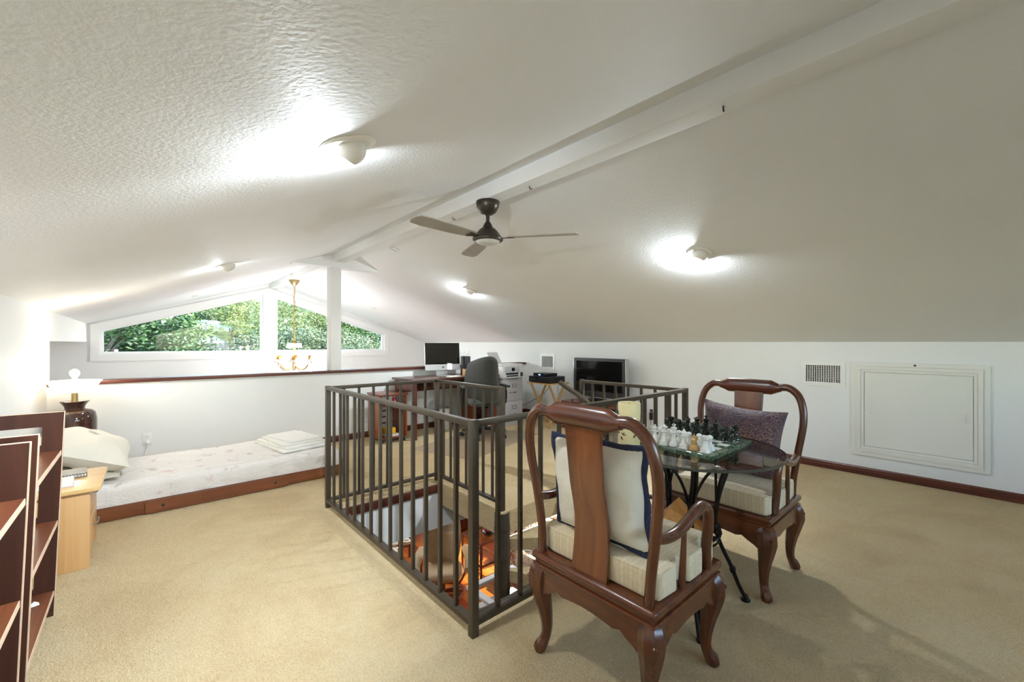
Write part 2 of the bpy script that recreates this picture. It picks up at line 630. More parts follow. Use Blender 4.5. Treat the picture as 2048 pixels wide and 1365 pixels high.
def floral():
    m, nt, b, N, L = newmat('floral')
    vec = coords(nt)
    n1 = noise(nt, vec, 9, 4, 0.6, 1.5)
    n2 = noise(nt, vec, 6, 3, 0.6, 1.0)
    c = ramp(nt, n1, [(0.40, '#efe6d3'), (0.54, '#efe6d3'), (0.58, '#8c6a45'), (0.66, '#5f6248')])
    c2 = ramp(nt, n2, [(0.58, (0, 0, 0, 1)), (0.64, (1, 1, 1, 1))])
    L.new(mixc(nt, c2, c, '#b3683c'), b.inputs['Base Color'])
    b.inputs['Roughness'].default_value = 0.9
floral()

def foliage(name, c1, c2, c3):
    m, nt, b, N, L = newmat(name)
    oi = N.new('ShaderNodeObjectInfo')
    vec = coords(nt)
    n = noise(nt, vec, 1.3, 4, 0.7)
    L.new(ramp(nt, n, [(0.3, c1), (0.52, c2), (0.72, c3)]), b.inputs['Base Color'])
    b.inputs['Roughness'].default_value = 0.6
    b.inputs['Subsurface Weight'].default_value = 0.0
    b.inputs['Transmission Weight'].default_value = 0.0
foliage('leaf_green', '#24401a', '#507030', '#93a850')
foliage('leaf_olive', '#465632', '#7f8a4e', '#b6b679')
foliage('leaf_grey', '#46533a', '#6f7b57', '#9da27a')
foliage('leaf_dark', '#162d15', '#305025', '#607c38')
def shade_translucent():
    m = MATS['shade_glass']
    nt = m.node_tree
    nt.nodes.clear()
    out = nt.nodes.new('ShaderNodeOutputMaterial')
    d = nt.nodes.new('ShaderNodeBsdfDiffuse'); d.inputs['Color'].default_value = lin('#f6efe2')
    t = nt.nodes.new('ShaderNodeBsdfTranslucent'); t.inputs['Color'].default_value = lin('#fff6e6')
    mx = nt.nodes.new('ShaderNodeMixShader'); mx.inputs[0].default_value = 0.55
    nt.links.new(d.outputs[0], mx.inputs[1]); nt.links.new(t.outputs[0], mx.inputs[2])
    nt.links.new(mx.outputs[0], out.inputs[0])
shade_translucent()

# ================================================================== STRUCTURE
XL, ZL, XR, ZR, XM, ZM = -0.62, 1.535, 5.115, 1.255, 1.88, 2.39
YB, YH, YG, LOW = -2.3, 5.44, 9.0, -2.6
HX0, HX1, HX2, HY0, HY1, HY2 = 1.09, 1.98, 2.92, 1.49, 2.37, 3.20
SL, SR = (ZM - ZL) / (XM - XL), (ZM - ZR) / (XR - XM)
def zc(x):
    return ZL + (x - XL) * SL if x < XM else ZM - (x - XM) * SR

rects = [(XL - .1, XR + .1, YB - .1, HY0), (XL - .1, HX0, HY0, HY2), (XL - .1, XR + .1, HY2, YH + .02),
         (HX2, XR + .1, HY0, HY1), (HX1, XR + .1, HY1, HY2)]
mb = MB()
for a in rects:
    mb.box(a[0], a[1], a[2], a[3], -0.035, 0.0)
# carpet turned down over the landing edges
mb.box(HX1 - .012, HX1, HY1, HY2, -0.17, -0.002)
mb.box(HX1 - .012, HX2, HY1 - .012, HY1, -0.17, -0.002)
struct(mb.build('floor', 'carpet', smooth=False), 'beige cut pile carpet of the loft around the stair opening')
mb = MB()
for i, a in enumerate(rects):
    mb.box(a[0], a[1], a[2], a[3], -0.165 if i > 2 else -0.38, -0.035)
mb.box(XR, 6.3, YB - .1, YG, -0.50, -0.38)          # low ceilings beside the tall part
mb.box(-1.7, XL, YB - .1, YG, -0.50, -0.38) if False else None
struct(mb.build('ceiling_lower', 'wall_paint', smooth=False), 'white ceiling edge around the stair opening')
struct(MB().box(HX0, HX1, HY2 - .018, HY2 + .002, -0.062, 0.004, .003).build('trim_5', 'trim_wood'), 'dark red wooden trim along the far edge of the stair opening')
struct(MB().box(HX0 - .002, HX0 + .014, HY0, HY2 - .018, -0.05, 0.002, .003).build('trim_6', 'trim_white'), 'pale trim along the side of the stair opening')

# sloped ceilings
T = 0.14
mb = MB().prism([(XL - .1, zc(XL) - .1 * SL), (XM, ZM), (XM, ZM + T), (XL - .1, zc(XL) + T)], 'y', YB - .1, YG + .3)
struct(mb.build('ceiling_left', 'ceiling_paint', smooth=False), 'white textured ceiling slope above the bed')
mb = MB().prism([(XM, ZM), (XR + .1, ZR - .1 * SR), (XR + .1, ZR + T), (XM, ZM + T)], 'y', YB - .1, YG + .3)
struct(mb.build('ceiling_right', 'ceiling_paint', smooth=False), 'white textured ceiling slope above the knee wall')
# ridge beam, gusset plate and post
struct(MB().box(1.82, 1.945, YB, YH, 2.266, 2.40, .006).build('trim_1', 'beam_paint'), 'white painted ridge beam along the top of the ceiling')
struct(MB().box(1.82, 1.945, YH + .15, YG, 2.266, 2.40, .006).build('trim_2', 'beam_paint'), 'white painted ridge beam beyond the post')
struct(MB().prism([(1.345, 2.200), (2.405, 2.200), (2.405, 2.215), (1.88, 2.40), (1.345, 2.215)], 'y', YH, YH + .15).build('trim_3', 'beam_paint', smooth=False), 'white triangular plate under the ridge on top of the post')
struct(MB().box(1.776, 1.905, YH, YH + .15, .90, 2.201, .004).build('trim_4', 'wall_paint'), 'square white post standing on the low wall')

# walls
VENTS = ((.952, 1.238, .854, 1.023), (4.768, 5.022, .838, 1.019))     # clear openings of the two air vents
mb = MB().box(XR, XR + .14, YH, YG, -.50, ZR + .06)
y_ = YB
for a in VENTS:
    mb.box(XR, XR + .14, y_, a[0], -.38, ZR + .06).box(XR, XR + .14, a[0], a[1], -.38, a[2]).box(XR, XR + .14, a[0], a[1], a[3], ZR + .06)
    y_ = a[1]
mb.box(XR, XR + .14, y_, YH, -.38, ZR + .06)
struct(mb.build('wall_right', 'wall_paint', smooth=False), 'low white knee wall with access panel')
mb = MB().box(XL - .14, XL, YB, YH + .15, -.38, ZL + .06).box(XL - .14, XL, YH + .15, YG, 1.262, ZL + .06)
struct(mb.build('wall_left', 'wall_paint', smooth=False), 'low white wall behind the bookcases')
GB = [(.35, .95), (3.45, .95), (3.45, 1.55), (1.88, 2.05), (.35, 1.55)]
mb = MB()
for poly in ([(XL - .1, -.38), (XR + .1, -.38), (XR + .1, .95), (XL - .1, .95)], [(XL - .1, .95), (.35, .95), (.35, 2.5), (XL - .1, 2.5)],
             [(3.45, .95), (XR + .1, .95), (XR + .1, 2.5), (3.45, 2.5)], [(.35, 1.55), (1.88, 2.05), (3.45, 1.55), (3.45, 2.5), (.35, 2.5)]):
    mb.prism(poly, 'y', YB - .14, YB)
struct(mb.build('wall_back', 'wall_paint', smooth=False), 'white gable wall behind with a window')
struct(MB().box(XL - .02, XR + .02, YH, YH + .15, -.38, .866).build('wall_half', 'wall_paint', smooth=False), 'white half wall at the edge of the loft')
struct(MB().box(XL - .02, XR, YH - .025, YH + .175, .866, .900, .005).build('trim_7', 'trim_wood'), 'dark wooden cap along the half wall')

GL = [(-.484, 1.06), (1.715, 1.06), (1.715, 2.146), (-.484, 1.453)]
GR = [(1.915, 1.06), (4.10, 1.06), (4.10, 1.447), (1.915, 2.143)]
mb = MB()
for poly in ([(-1.85, LOW), (6.45, LOW), (6.45, 1.06), (-1.85, 1.06)],
             [(-1.85, 1.06), (-.484, 1.06), (-.484, 1.70), (-1.85, 1.70)],
             [(1.715, 1.06), (1.915, 1.06), (1.915, 2.45), (1.715, 2.45)],
             [(4.10, 1.06), (6.45, 1.06), (6.45, 1.70), (4.10, 1.70)],
             [(-.484, 1.453), (1.715, 2.146), (1.715, 2.45), (-.484, 1.70)],
             [(4.10, 1.447), (4.10, 1.70), (1.915, 2.45), (1.915, 2.143)]):
    mb.prism(poly, 'y', YG, YG + .16)
struct(mb.build('wall_front', 'wall_paint', smooth=False), 'white gable wall with two slanted windows')
# left recess of the tall room
mb = MB().box(-1.85, -1.7, YB, YG, LOW, 1.4).box(-1.7, XL - .135, YH + .16, YG, 1.264, 1.40).box(-1.75, XL - .12, YB, YH + .15, -.5, -.382).box(-1.75, XL - .135, YH, YH + .145, -.5, 1.3)
struct(mb.build('wall_recess', 'wall_paint', smooth=False), 'white recess walls beside the gable window')

def offset_poly(poly, d):
    k = len(poly)
    out = []
    for i in range(k):
        p0, p1, p2 = Vector(poly[i - 1]), Vector(poly[i]), Vector(poly[(i + 1) % k])
        e1, e2 = (p1 - p0).normalized(), (p2 - p1).normalized()
        n1, n2 = Vector((e1.y, -e1.x)), Vector((e2.y, -e2.x))
        b = (n1 + n2)
        out.append(tuple(p1 + b * (d / (1 + n1.dot(n2)))))
    return out
def ring(mb, po, pi, y0, y1):
    k = len(po)
    vs = [(p[0], y, p[1]) for y in (y0, y1) for p in po] + [(p[0], y, p[1]) for y in (y0, y1) for p in pi]
    fs = []
    for i in range(k):
        j = (i + 1) % k
        o0, o1, O0, O1, i0, i1, I0, I1 = i, j, k + i, k + j, 2 * k + i, 2 * k + j, 3 * k + i, 3 * k + j
        fs += [(o0, i0, i1, o1), (O0, O1, I1, I0), (o0, o1, O1, O0), (i0, I0, I1, i1)]
    return mb.add(vs, fs)
for n, poly in (('window_1', GL), ('window_2', GR)):
    w = bpy.data.objects.new(n, None)
    COL.objects.link(w)
    struct(w, 'slanted gable window on the %s side of the ridge with white frame' % ('bed' if n == 'window_1' else 'desk'))
    mb = ring(MB(), offset_poly(poly, .10), offset_poly(poly, -.005), YG - .022, YG)
    mb.build('casing', 'trim_white', w, smooth=False)
    mb = ring(MB(), offset_poly(poly, .001), offset_poly(poly, -.045), YG + .02, YG + .075)
    mb.build('sash', 'trim_white', w, smooth=False)
    mb = MB().prism(offset_poly(poly, -.04), 'y', YG + .045, YG + .052)
    mb.build('pane', 'window_glass', w, smooth=False)

w = bpy.data.objects.new('window_4', None)
COL.objects.link(w)
struct(w, 'gabled window in the wall opposite the half wall')
ring(MB(), offset_poly(GB, .10), offset_poly(GB, -.005), YB, YB + .022).build('casing', 'trim_white', w, smooth=False)
ring(MB(), offset_poly(GB, .001), offset_poly(GB, -.045), YB - .075, YB - .02).build('sash', 'trim_white', w, smooth=False)
MB().prism(offset_poly(GB, -.04), 'y', YB - .052, YB - .045).build('pane', 'window_glass', w, smooth=False)

# baseboards
def base_profile(mb, a, b, n):
    """moulded board from a to b; n points into the room"""
    a, b, n = Vector(a), Vector(b), Vector(n)
    pr = [(0, 0), (.016, 0), (.016, .042), (.013, .046), (.013, .062), (.007, .074), (0, .076)]
    vs = [p + n * q[0] + Vector((0, 0, q[1])) for p in (a, b) for q in pr]
    k = len(pr)
    fs = [(i, i + 1, k + i + 1, k + i) for i in range(k - 1)] + [tuple(range(k)), tuple(range(2 * k - 1, k - 1, -1))]
    return mb.add(vs, fs)
struct(base_profile(MB(), (XR, YB, 0), (XR, YH, 0), (-1, 0, 0)).build('baseboard_right', 'trim_wood_y', smooth=False), 'dark red wooden baseboard of the knee wall')
struct(base_profile(MB(), (XL, YH, 0), (XR, YH, 0), (0, -1, 0)).build('baseboard_front', 'trim_wood', smooth=False), 'dark red wooden baseboard of the half wall')
struct(base_profile(MB(), (XL, YB, 0), (XL, YH, 0), (1, 0, 0)).build('baseboard_left', 'trim_wood_y', smooth=False), 'dark red wooden baseboard behind the bookcases')

# ---------------------------------------------------------------- fixtures on walls and ceilings
def eyeball(x, y, side, label, aim, power=SPOT_W, on=True, beam=2.4):
    a = math.atan(SL) if side == 'l' else math.atan(SR)
    t = thing('recessed_light', label, 'ceiling light', (x, y, zc(x)), group='eyeball ceiling lights', rot=(0, -a if side == 'l' else a, 0))
    MB().lathe([(.052, 0), (.094, 0), (.096, -.004), (.090, -.009), (.062, -.011), (.054, -.006), (.052, 0)], 36).build('trim_ring', 'lamp_white', t)
    q = Vector((0, 0, 1)).rotation_difference(Vector(aim).normalized()).to_matrix().to_4x4()
    inv = Euler(t.rotation_euler).to_matrix().to_4x4().inverted()
    m = inv @ q
    prof = [(.058 * math.sin(b), .058 * math.cos(b)) for b in [R(d) for d in range(48, 181, 12)]]
    prof = [(.036, .006), (.040, .034)] + prof
    mb = MB().lathe(prof, 28, (0, 0, -.008), m)
    mb.build('eyeball', 'lamp_white', t)
    c = m @ Vector((0, 0, .030))
    MB().lathe([(.0, -.006), (.034, -.006), (.034, .004), (.02, .010), (0, .012)], 20, (c.x, c.y, c.z - .008), m).build('bulb', 'glow_bulb', t)
    if on:
        c2 = m @ Vector((0, 0, .070))
        hz = Vector((c2.x, c2.y)).normalized() * .074
        light('glow', 'POINT', power, (hz.x, hz.y, -.026), t, (.83, .925, 1.0), .02, inv.to_3x3() @ Vector(aim), 150, .9)
        light('beam', 'SPOT', power * beam, (c2.x, c2.y, c2.z - .012), t, (.83, .925, 1.0), .03, inv.to_3x3() @ Vector(aim), 112, 1.0)
    return t
AIM = (-0.30, .62, -.72)
eyeball(0.53, 1.45, 'l', 'lit white eyeball ceiling light on the bed-side slope beside the fan', (-.30, .50, -.80), SPOT_W * .8, beam=6.2)
eyeball(0.57, 4.46, 'l', 'lit white eyeball ceiling light above the bed', (-.30, .62, -.72), SPOT_W * .24)
eyeball(3.19, 1.45, 'r', 'lit white eyeball ceiling light above the chess table on the knee-wall slope', (-.12, .42, -.90), beam=3.6)
eyeball(3.19, 4.43, 'r', 'lit white eyeball ceiling light above the office chair', (-.25, .62, -.74), SPOT_W * .6)

def plate(x, y, label, on_r):
    a = math.atan(SL) if not on_r else math.atan(SR)
    t = thing('ceiling_plate', label, 'plate', (x, y, zc(x)), rot=(0, -a if not on_r else a, 0))
    MB().box(-.045, .045, -.03, .03, -.012, 0.0, .003).build('cover', 'white_plastic', t)
    mb = MB()
    for s in (-1, 1):
        mb.cyl((s * .03, s * .012, -.0125), (s * .03, s * .012, -.0118), .004, n=8)
    mb.box(-.045, .045, .026, .030, -.0135, -.0118)
    mb.build('screws', 'chrome_dark', t)
plate(2.125, 4.40, 'small white rectangular plate on the ceiling beside the ridge beam', True)
plate(.60, 7.78, 'small white rectangular plate on the ceiling above the bed-side window', False)
plate(3.27, 7.62, 'small white rectangular plate on the ceiling above the desk-side window', True)
for x, y, lab in ((1.885, .752, 'small dark hook in the ridge beam farthest from the fan'), (1.90, 1.969, 'small dark hook in the ridge beam beside the fan'), (1.905, 2.873, 'small dark hook in the ridge beam between the fan and the post')):
    mb = MB().tube(smooth_path([(-.012, 0, 0), (-.012, 0, -.010), (0, .004, -.016), (.014, .008, -.010), (.018, .010, -.006)], 4), .0035, 6)
    tag(mb.build('ceiling_hook', 'chrome_dark', loc=(x, y, 2.2662)), lab, 'hook')

# access panel
t = thing('access_panel', 'large white access panel with stepped moulding in the knee wall', 'access panel', (XR - .0005, .4255, .6265))
def frame_yz(w, h, bw, x0, x1, mat, name, parent, bev=.004):
    f = bpy.data.objects
    for sy in (-1, 1):
        MB().prism([(sy * w / 2, -h / 2), (sy * w / 2, h / 2), (sy * (w / 2 - bw), h / 2 - bw), (sy * (w / 2 - bw), -h / 2 + bw)], 'x', x0, x1).build(name, mat, parent, smooth=False)
        MB().prism([(-w / 2, sy * h / 2), (w / 2, sy * h / 2), (w / 2 - bw, sy * (h / 2 - bw)), (-w / 2 + bw, sy * (h / 2 - bw))], 'x', x0, x1).build(name, mat, parent, smooth=False)
frame_yz(.877, .877, .036, -.018, 0, 'panel_paint', 'moulding', t)
frame_yz(.803, .803, .030, -.026, 0, 'panel_paint', 'moulding', t)
frame_yz(.741, .741, .022, -.019, 0, 'panel_paint', 'moulding', t)
MB().box(-.010, -.001, -.345, .345, -.345, .345).build('door', 'panel_paint', t)
for s in (1, -1):
    p = smooth_path([(-.010, s * .30, -.035), (-.034, s * .30, -.035), (-.034, s * .30, .035), (-.010, s * .30, .035)], 1)
    MB().tube(p, .004, 8).build('handle', 'panel_paint', t)
MB().lathe([(.0, 0), (.008, 0), (.009, .004), (.004, .007), (0, .007)], 12, (0, 0, 0), Matrix.Translation((-.018, .0, .42)) @ Matrix.Rotation(-PI / 2, 4, 'Y')).build('latch', 'chrome_dark', t)

def vent(y0, y1, z0, z1, nv, nh, label):
    t = thing('air_vent', label, 'vent', (XR, (y0 + y1) / 2, (z0 + z1) / 2))
    w, h = y1 - y0, z1 - z0
    b = .038
    frame_yz(w, h, b, -.010, 0, 'white_metal', 'frame', t)
    yo, zo = w / 2 - b - .001, h / 2 - b - .001
    d = MB().box(.0, .36, -yo, -yo + .002, -zo, zo).box(.0, .36, yo - .002, yo, -zo, zo).box(.0, .36, -yo, yo, -zo, -zo + .002).box(.0, .36, -yo, yo, zo - .002, zo).box(.358, .36, -yo, yo, -zo, zo)
    d.build('duct', 'duct_metal', t, smooth=False)
    mb = MB()
    for i in range(nv + 1):
        y = -w / 2 + b + (w - 2 * b) * i / nv
        mb.box(-.012, -.004, y - .002, y + .002, -h / 2 + b, h / 2 - b)
    for i in range(nh + 1):
        z = -h / 2 + b + (h - 2 * b) * i / max(nh, 1)
        if nh: mb.box(-.008, -.0035, -w / 2 + b, w / 2 - b, z - .0016, z + .0016)
    g = mb.build('grille', 'white_metal', t, smooth=False)
    g['kind'] = 'stuff'
vent(.914, 1.276, .816, 1.061, 15, 10, 'white air vent with square mesh grille beside the access panel')
vent(4.73, 5.06, .80, 1.057, 12, 0, 'white air vent with upright slats above the tray table')

def outlet(loc, rotz, label, plug):
    t = thing('wall_outlet', label, 'outlet', loc, rotz)
    MB().box(-.036, .036, -.006, 0, -.058, .058, .003).build('cover_plate', 'white_plastic', t)
    for s in (1, -1):
        o = MB().box(-.017, .017, -.009, -.005, s * .024 - .015, s * .024 + .015, .003).build('socket', 'white_plastic', t)
        mb = MB()
        for q in (-1, 1):
            mb.box(q * .006 - .001, q * .006 + .001, -.0096, -.0088, s * .024 + .001, s * .024 + .009)
        mb.cyl((0, -.0096, s * .024 - .006), (0, -.0088, s * .024 - .006), .0025, n=8)
        mb.build('slots', 'black_plastic', o)
    if plug == 'white':
        MB().cbox((0, -.022, -.026), (.028, .026, .026), .006).build('plug', 'white_plastic', t)
        MB().tube(smooth_path([(0, -.03, -.035), (0, -.035, -.07), (-.02, -.03, -.12), (-.03, -.012, -.2)], 5), .003, 6).build('cord', 'white_plastic', t)
    elif plug == 'black':
        MB().cbox((0, -.022, .024), (.030, .026, .032), .006).build('plug', 'black_plastic', t)
        MB().cbox((0, -.026, -.05), (.038, .04, .10), .006).build('adapter', 'black_plastic', t)
        MB().tube(smooth_path([(0, -.03, -.10), (.0, -.035, -.16), (.05, -.03, -.22), (.2, -.02, -.30)], 5), .003, 6).build('cord', 'cord_black', t)
outlet((.044, YH, .303), 0, 'white double wall outlet with a white plug above the bed', 'white')
outlet((XR, 2.966, .32), -PI / 2, 'wall outlet with a black plug and adapter on the knee wall', 'black')
# ================================================================== STAIR RAILING AND SPIRAL STAIR
def bevel_obj(o, off, seg=2, ang=25):
    bm = bmesh.new()
    bm.from_mesh(o.data)
    bmesh.ops.remove_doubles(bm, verts=bm.verts, dist=1e-5)
    ed = [e for e in bm.edges if len(e.link_faces) == 2 and e.calc_face_angle(0) > R(ang)]
    bmesh.ops.bevel(bm, geom=ed, offset=off, segments=seg, profile=0.6, affect='EDGES', clamp_overlap=True)
    bm.to_mesh(o.data)
    bm.free()
    o.data.polygons.foreach_set('use_smooth', [True] * len(o.data.polygons))
    o.data.set_sharp_from_angle(angle=R(50))
    return o

RZ, PW, BW = 0.917, 0.034, 0.017
A_, B_, C_, D_, E_, G_ = (1.06, 1.45), (1.06, 3.31), (2.01, 3.31), (2.01, 2.39), (2.95, 2.40), (2.95, 1.45)
t = thing('stair_railing', 'brown metal railing with square bars around the stair opening', 'railing', (1.06, 1.45, 0))
O = Vector((1.06, 1.45, 0))
def L3(p, z):
    return (p[0] - O.x, p[1] - O.y, z)
for p in (A_, B_, C_, E_, G_):
    o = MB().box(-PW / 2, PW / 2, -PW / 2, PW / 2, 0, RZ + .004, .002).build('post', 'bronze_paint', t, L3(p, 0))
MB().box(-PW / 2, PW / 2, -PW / 2, PW / 2, -.03, RZ + .004, .002).build('post', 'bronze_paint', t, L3(D_, 0))
bal = None
for p, q, n in ((A_, B_, 14), (B_, C_, 8), (C_, D_, 8), (E_, G_, 8), (G_, A_, 14)):
    a, b = Vector(L3(p, 0)), Vector(L3(q, 0))
    d = (b - a).normalized() * PW / 2
    MB().bar(a + d + Vector((0, 0, RZ - .013)), b - d + Vector((0, 0, RZ - .013)), .034, .026, bev=.003).build('top_rail', 'bronze_paint', t)
    MB().bar(a + d + Vector((0, 0, .0575)), b - d + Vector((0, 0, .0575)), .034, .024, bev=.002).build('bottom_rail', 'bronze_paint', t)
    for i in range(1, n):
        c = a + (b - a) * i / n
        if bal is None:
            bal = MB().box(-BW / 2, BW / 2, -BW / 2, BW / 2, .0695, RZ - .026).build('baluster', 'bronze_paint', t, c, smooth=False)
        else:
            inst(bal, 'baluster', t, c)

SC = Vector((2.01, 2.39, 0))
t = thing('spiral_stair', 'spiral stair with carpeted treads around a thick bronze pole', 'staircase', (SC.x, SC.y, LOW))
mb = MB().lathe([(.0, .002), (.058, .002), (.058, 2.52), (.056, 2.525), (.056, 2.585), (.054, 2.590), (.046, 2.590), (.046, 2.578), (.0, 2.578)], 28)
mb.build('pole', 'bronze_paint', t)
for z in (1.80, 2.02, 2.24, 2.46):
    MB().lathe([(.056, z), (.0605, z), (.0605, z + .022), (.056, z + .022)], 28).build('collar', 'bronze_paint', t)
RISE = 2.6 / 12
for k in range(11):
    a0, a1 = R(-30 * k - 1), R(-30 * (k + 1) - 4)
    z1 = 2.6 - RISE * (k + 1)
    n = 6
    poly = [(.06 * math.cos(a0), .06 * math.sin(a0))]
    poly += [(.86 * math.cos(a0 + (a1 - a0) * i / n), .86 * math.sin(a0 + (a1 - a0) * i / n)) for i in range(n + 1)]
    poly += [(.06 * math.cos(a1), .06 * math.sin(a1))]
    MB().prism(poly, 'z', z1 - .085, z1).build('tread', 'carpet', t)
hp = [Vector((.87, .21, 2.6 + .885)), Vector((.87, .12, 2.6 + .84))]
for i in range(0, 40):
    a = R(-8.5 * i)
    hp.append(Vector((.87 * math.cos(a), .87 * math.sin(a), 2.6 + .79 - RISE * (8.5 * i / 30))))
hp = [p for p in hp if p.z > .85]
MB().tube(hp, .021, 10).build('handrail', 'bronze_paint', t)
for k in range(0, 8):
    a = R(-30 * k - 4 if k else 4)
    zt = 2.6 + .775 - RISE * ((30 * k + 4) / 30)
    zb = 2.6 - RISE * (k + 1) - .01
    c = Vector((.83 * math.cos(a), .83 * math.sin(a)))
    for off in (0, 14):
        a2 = a - R(off)
        MB().cyl((.845 * math.cos(a2), .845 * math.sin(a2), zb), (.87 * math.cos(a2), .87 * math.sin(a2), zt - RISE * off / 30), .009, n=8).build('handrail_post', 'bronze_paint', t)

# ================================================================== ARMCHAIRS
def armchair(label, wood, woodh, splat, loc, rotz):
    t = thing('rosewood_armchair', label, 'chair', loc, rotz, 'rosewood armchairs at the chess table')
    mb = MB().box(-.250, .250, -.275, .275, .378, .408, .014, 3).box(-.238, .238, -.263, .263, .362, .382, .005).box(-.246, .246, -.271, .271, .350, .364, .006)
    mb.box(-.235, .235, -.26, .26, .300, .352)
    mb.build('seat_frame', woodh, t)
    def edge(half, n=16):
        pts = []
        for i in range(n + 1):
            s = -1 + 2 * i / n
            q = abs(s)
            z = .282 + .010 * math.cos(PI * s) - (.030 * ((q - .72) / .28) ** 1.5 if q > .72 else 0) + (.012 if .55 < q < .7 else 0)
            pts.append((s * half, z))
        return pts
    for s in (-1, 1):
        poly = edge(.205) + [(.205, .352), (-.205, .352)]
        MB().prism(poly, 'y', s * .244, s * .268).build('apron', woodh, t)
        poly = edge(.225) + [(.225, .352), (-.225, .352)]
        MB().prism(poly, 'x', s * .220, s * .243).build('apron', woodh, t)
    for sx in (-1, 1):
        for sy in (-1, 1):
            dg = Vector((sx, sy, 0)).normalized()
            c = Vector((sx * .214, sy * .238, 0))
            pr = [(.350, .000, .034), (.325, .012, .044), (.285, .016, .046), (.235, .008, .038), (.180, -.004, .030), (.125, -.012, .024), (.080, -.012, .0205), (.050, -.004, .021), (.030, .008, .026), (.014, .014, .027), (.0, .012, .020)]
            path = [c + dg * d + Vector((0, 0, z)) for z, d, r in pr]
            rad = [r for z, d, r in pr]
            lg = MB().tube(smooth_path(path, 3), [rad[min(int(i / 3), len(rad) - 1)] * (1 - (i % 3) / 3) + rad[min(int(i / 3) + 1, len(rad) - 1)] * ((i % 3) / 3) for i in range(3 * (len(pr) - 1) + 1)], 8, up=dg).build('leg', wood, t)
            mb = MB()
            for q in range(5):
                z = .305 - q * .024
                mb.ball(c + dg * (.054 - q * .0045 + (.004 if q == 0 else 0)) + Vector((0, 0, z)), .0105 - q * .0009, (1, 1, .8), 8, 5)
            mb.build('knee_carving', woodh, lg)
    # horseshoe back frame
    hoop = []
    half = [(.238, .40, -.222), (.243, .50, -.218), (.262, .64, -.224), (.281, .78, -.240), (.280, .87, -.252), (.258, .945, -.262), (.212, .988, -.268), (.165, .990, -.270), (.125, .978, -.270)]
    for s in (1, -1):
        p = smooth_path([(x, s * y, z) for y, z, x in half], 5)
        k = len(p)
        MB().tube(p, [.0165 + .0045 * min(1, i / k * 1.3) for i in range(k)], 12).build('back_post', wood, t)
    cp, cr_ = [], []
    for i in range(21):
        s = -1 + i / 10
        q = abs(s)
        cp.append((-.270, s * .17, .986 + .003 * (1 - q)))
        hh = .042 if q < .74 else .042 - (.042 - .020) * ((q - .74) / .26) ** .7
        cr_.append((hh, .023 if q < .8 else .021))
    MB().tube(cp, cr_, 14).build('crest_rail', woodh, t)
    sx_ = lambda z: -.222 + .014 * math.sin((z - .40) / .335 * PI) * (1 if z < .735 else .0) - .040 * max(0, (z - .60) / .36)
    mb = MB()
    n = 18
    for side in (1, -1):
        g = MB().grid(lambda u, v: (sx_(.40 + .555 * v) + side * .0075, (u - .5) * (.158 - .012 * math.sin(PI * v)), .40 + .555 * v), 4, n)
        mb.add(g.v, g.f if side > 0 else [tuple(reversed(f)) for f in g.f])
    for e in (0, 1):
        g = MB().grid(lambda u, v: (sx_(.40 + .555 * v) + (u - .5) * .015, (e - .5) * (.158 - .012 * math.sin(PI * v)), .40 + .555 * v), 1, n)
        mb.add(g.v, g.f if e == 0 else [tuple(reversed(f)) for f in g.f])
    mb.build('splat', splat, t)
    for s in (1, -1):
        ap = smooth_path([(-.223, s * .257, .627), (-.15, s * .262, .612), (-.08, s * .265, .614), (0, s * .267, .636), (.065, s * .268, .655), (.112, s * .268, .648), (.138, s * .268, .610), (.138, s * .266, .55), (.134, s * .262, .49), (.150, s * .258, .405)], 5)
        k = len(ap)
        MB().tube(ap, [.0175 + .003 * math.sin(PI * i / k) for i in range(k)], 12).build('arm', wood, t)
        MB().tube([(-.036, s * .264, .622), (-.042, s * .262, .52), (-.046, s * .258, .405)], [.008, .011, .0135], 8).build('arm_spindle', wood, t)
    return t
armchair('rosewood armchair with a white navy-edged pillow, its back to the shelves', 'rosewood', 'rosewood_h', 'splat_wood', (1.438, .955, 0), 0)
armchair('rosewood armchair with a purple pillow, standing before the knee wall', 'rosewood', 'rosewood_h', 'splat_wood', (2.487, .955, 0), PI)

def seat_cushion(label, loc, rotz):
    half = [(.232, .20), (.232, .245), (.185, .262), (.172, .225), (.108, .225), (.095, .268), (.00, .268), (-.018, .232), (-.070, .232), (-.082, .262), (-.185, .255), (-.200, .205)]
    poly = half + [(x, -y) for x, y in reversed(half)]
    t = thing('seat_cushion', label, 'cushion', loc, rotz, 'seat cushions of the armchairs')
    o = MB().prism(poly, 'z', .0, .092).build('cover', 'cushion_silk', t)
    bevel_obj(o, .014, 3)
    # piping along the upper seam
    MB().tube([(x * .985, y * .975, .089) for x, y in poly], .0035, 6, True).build('piping', 'cushion_silk', t)
seat_cushion('beige striped seat cushion under the white navy-edged pillow', (1.438, .955, .4085), 0)
seat_cushion('beige striped seat cushion under the purple brocade pillow', (2.487, .955, .4085), PI)

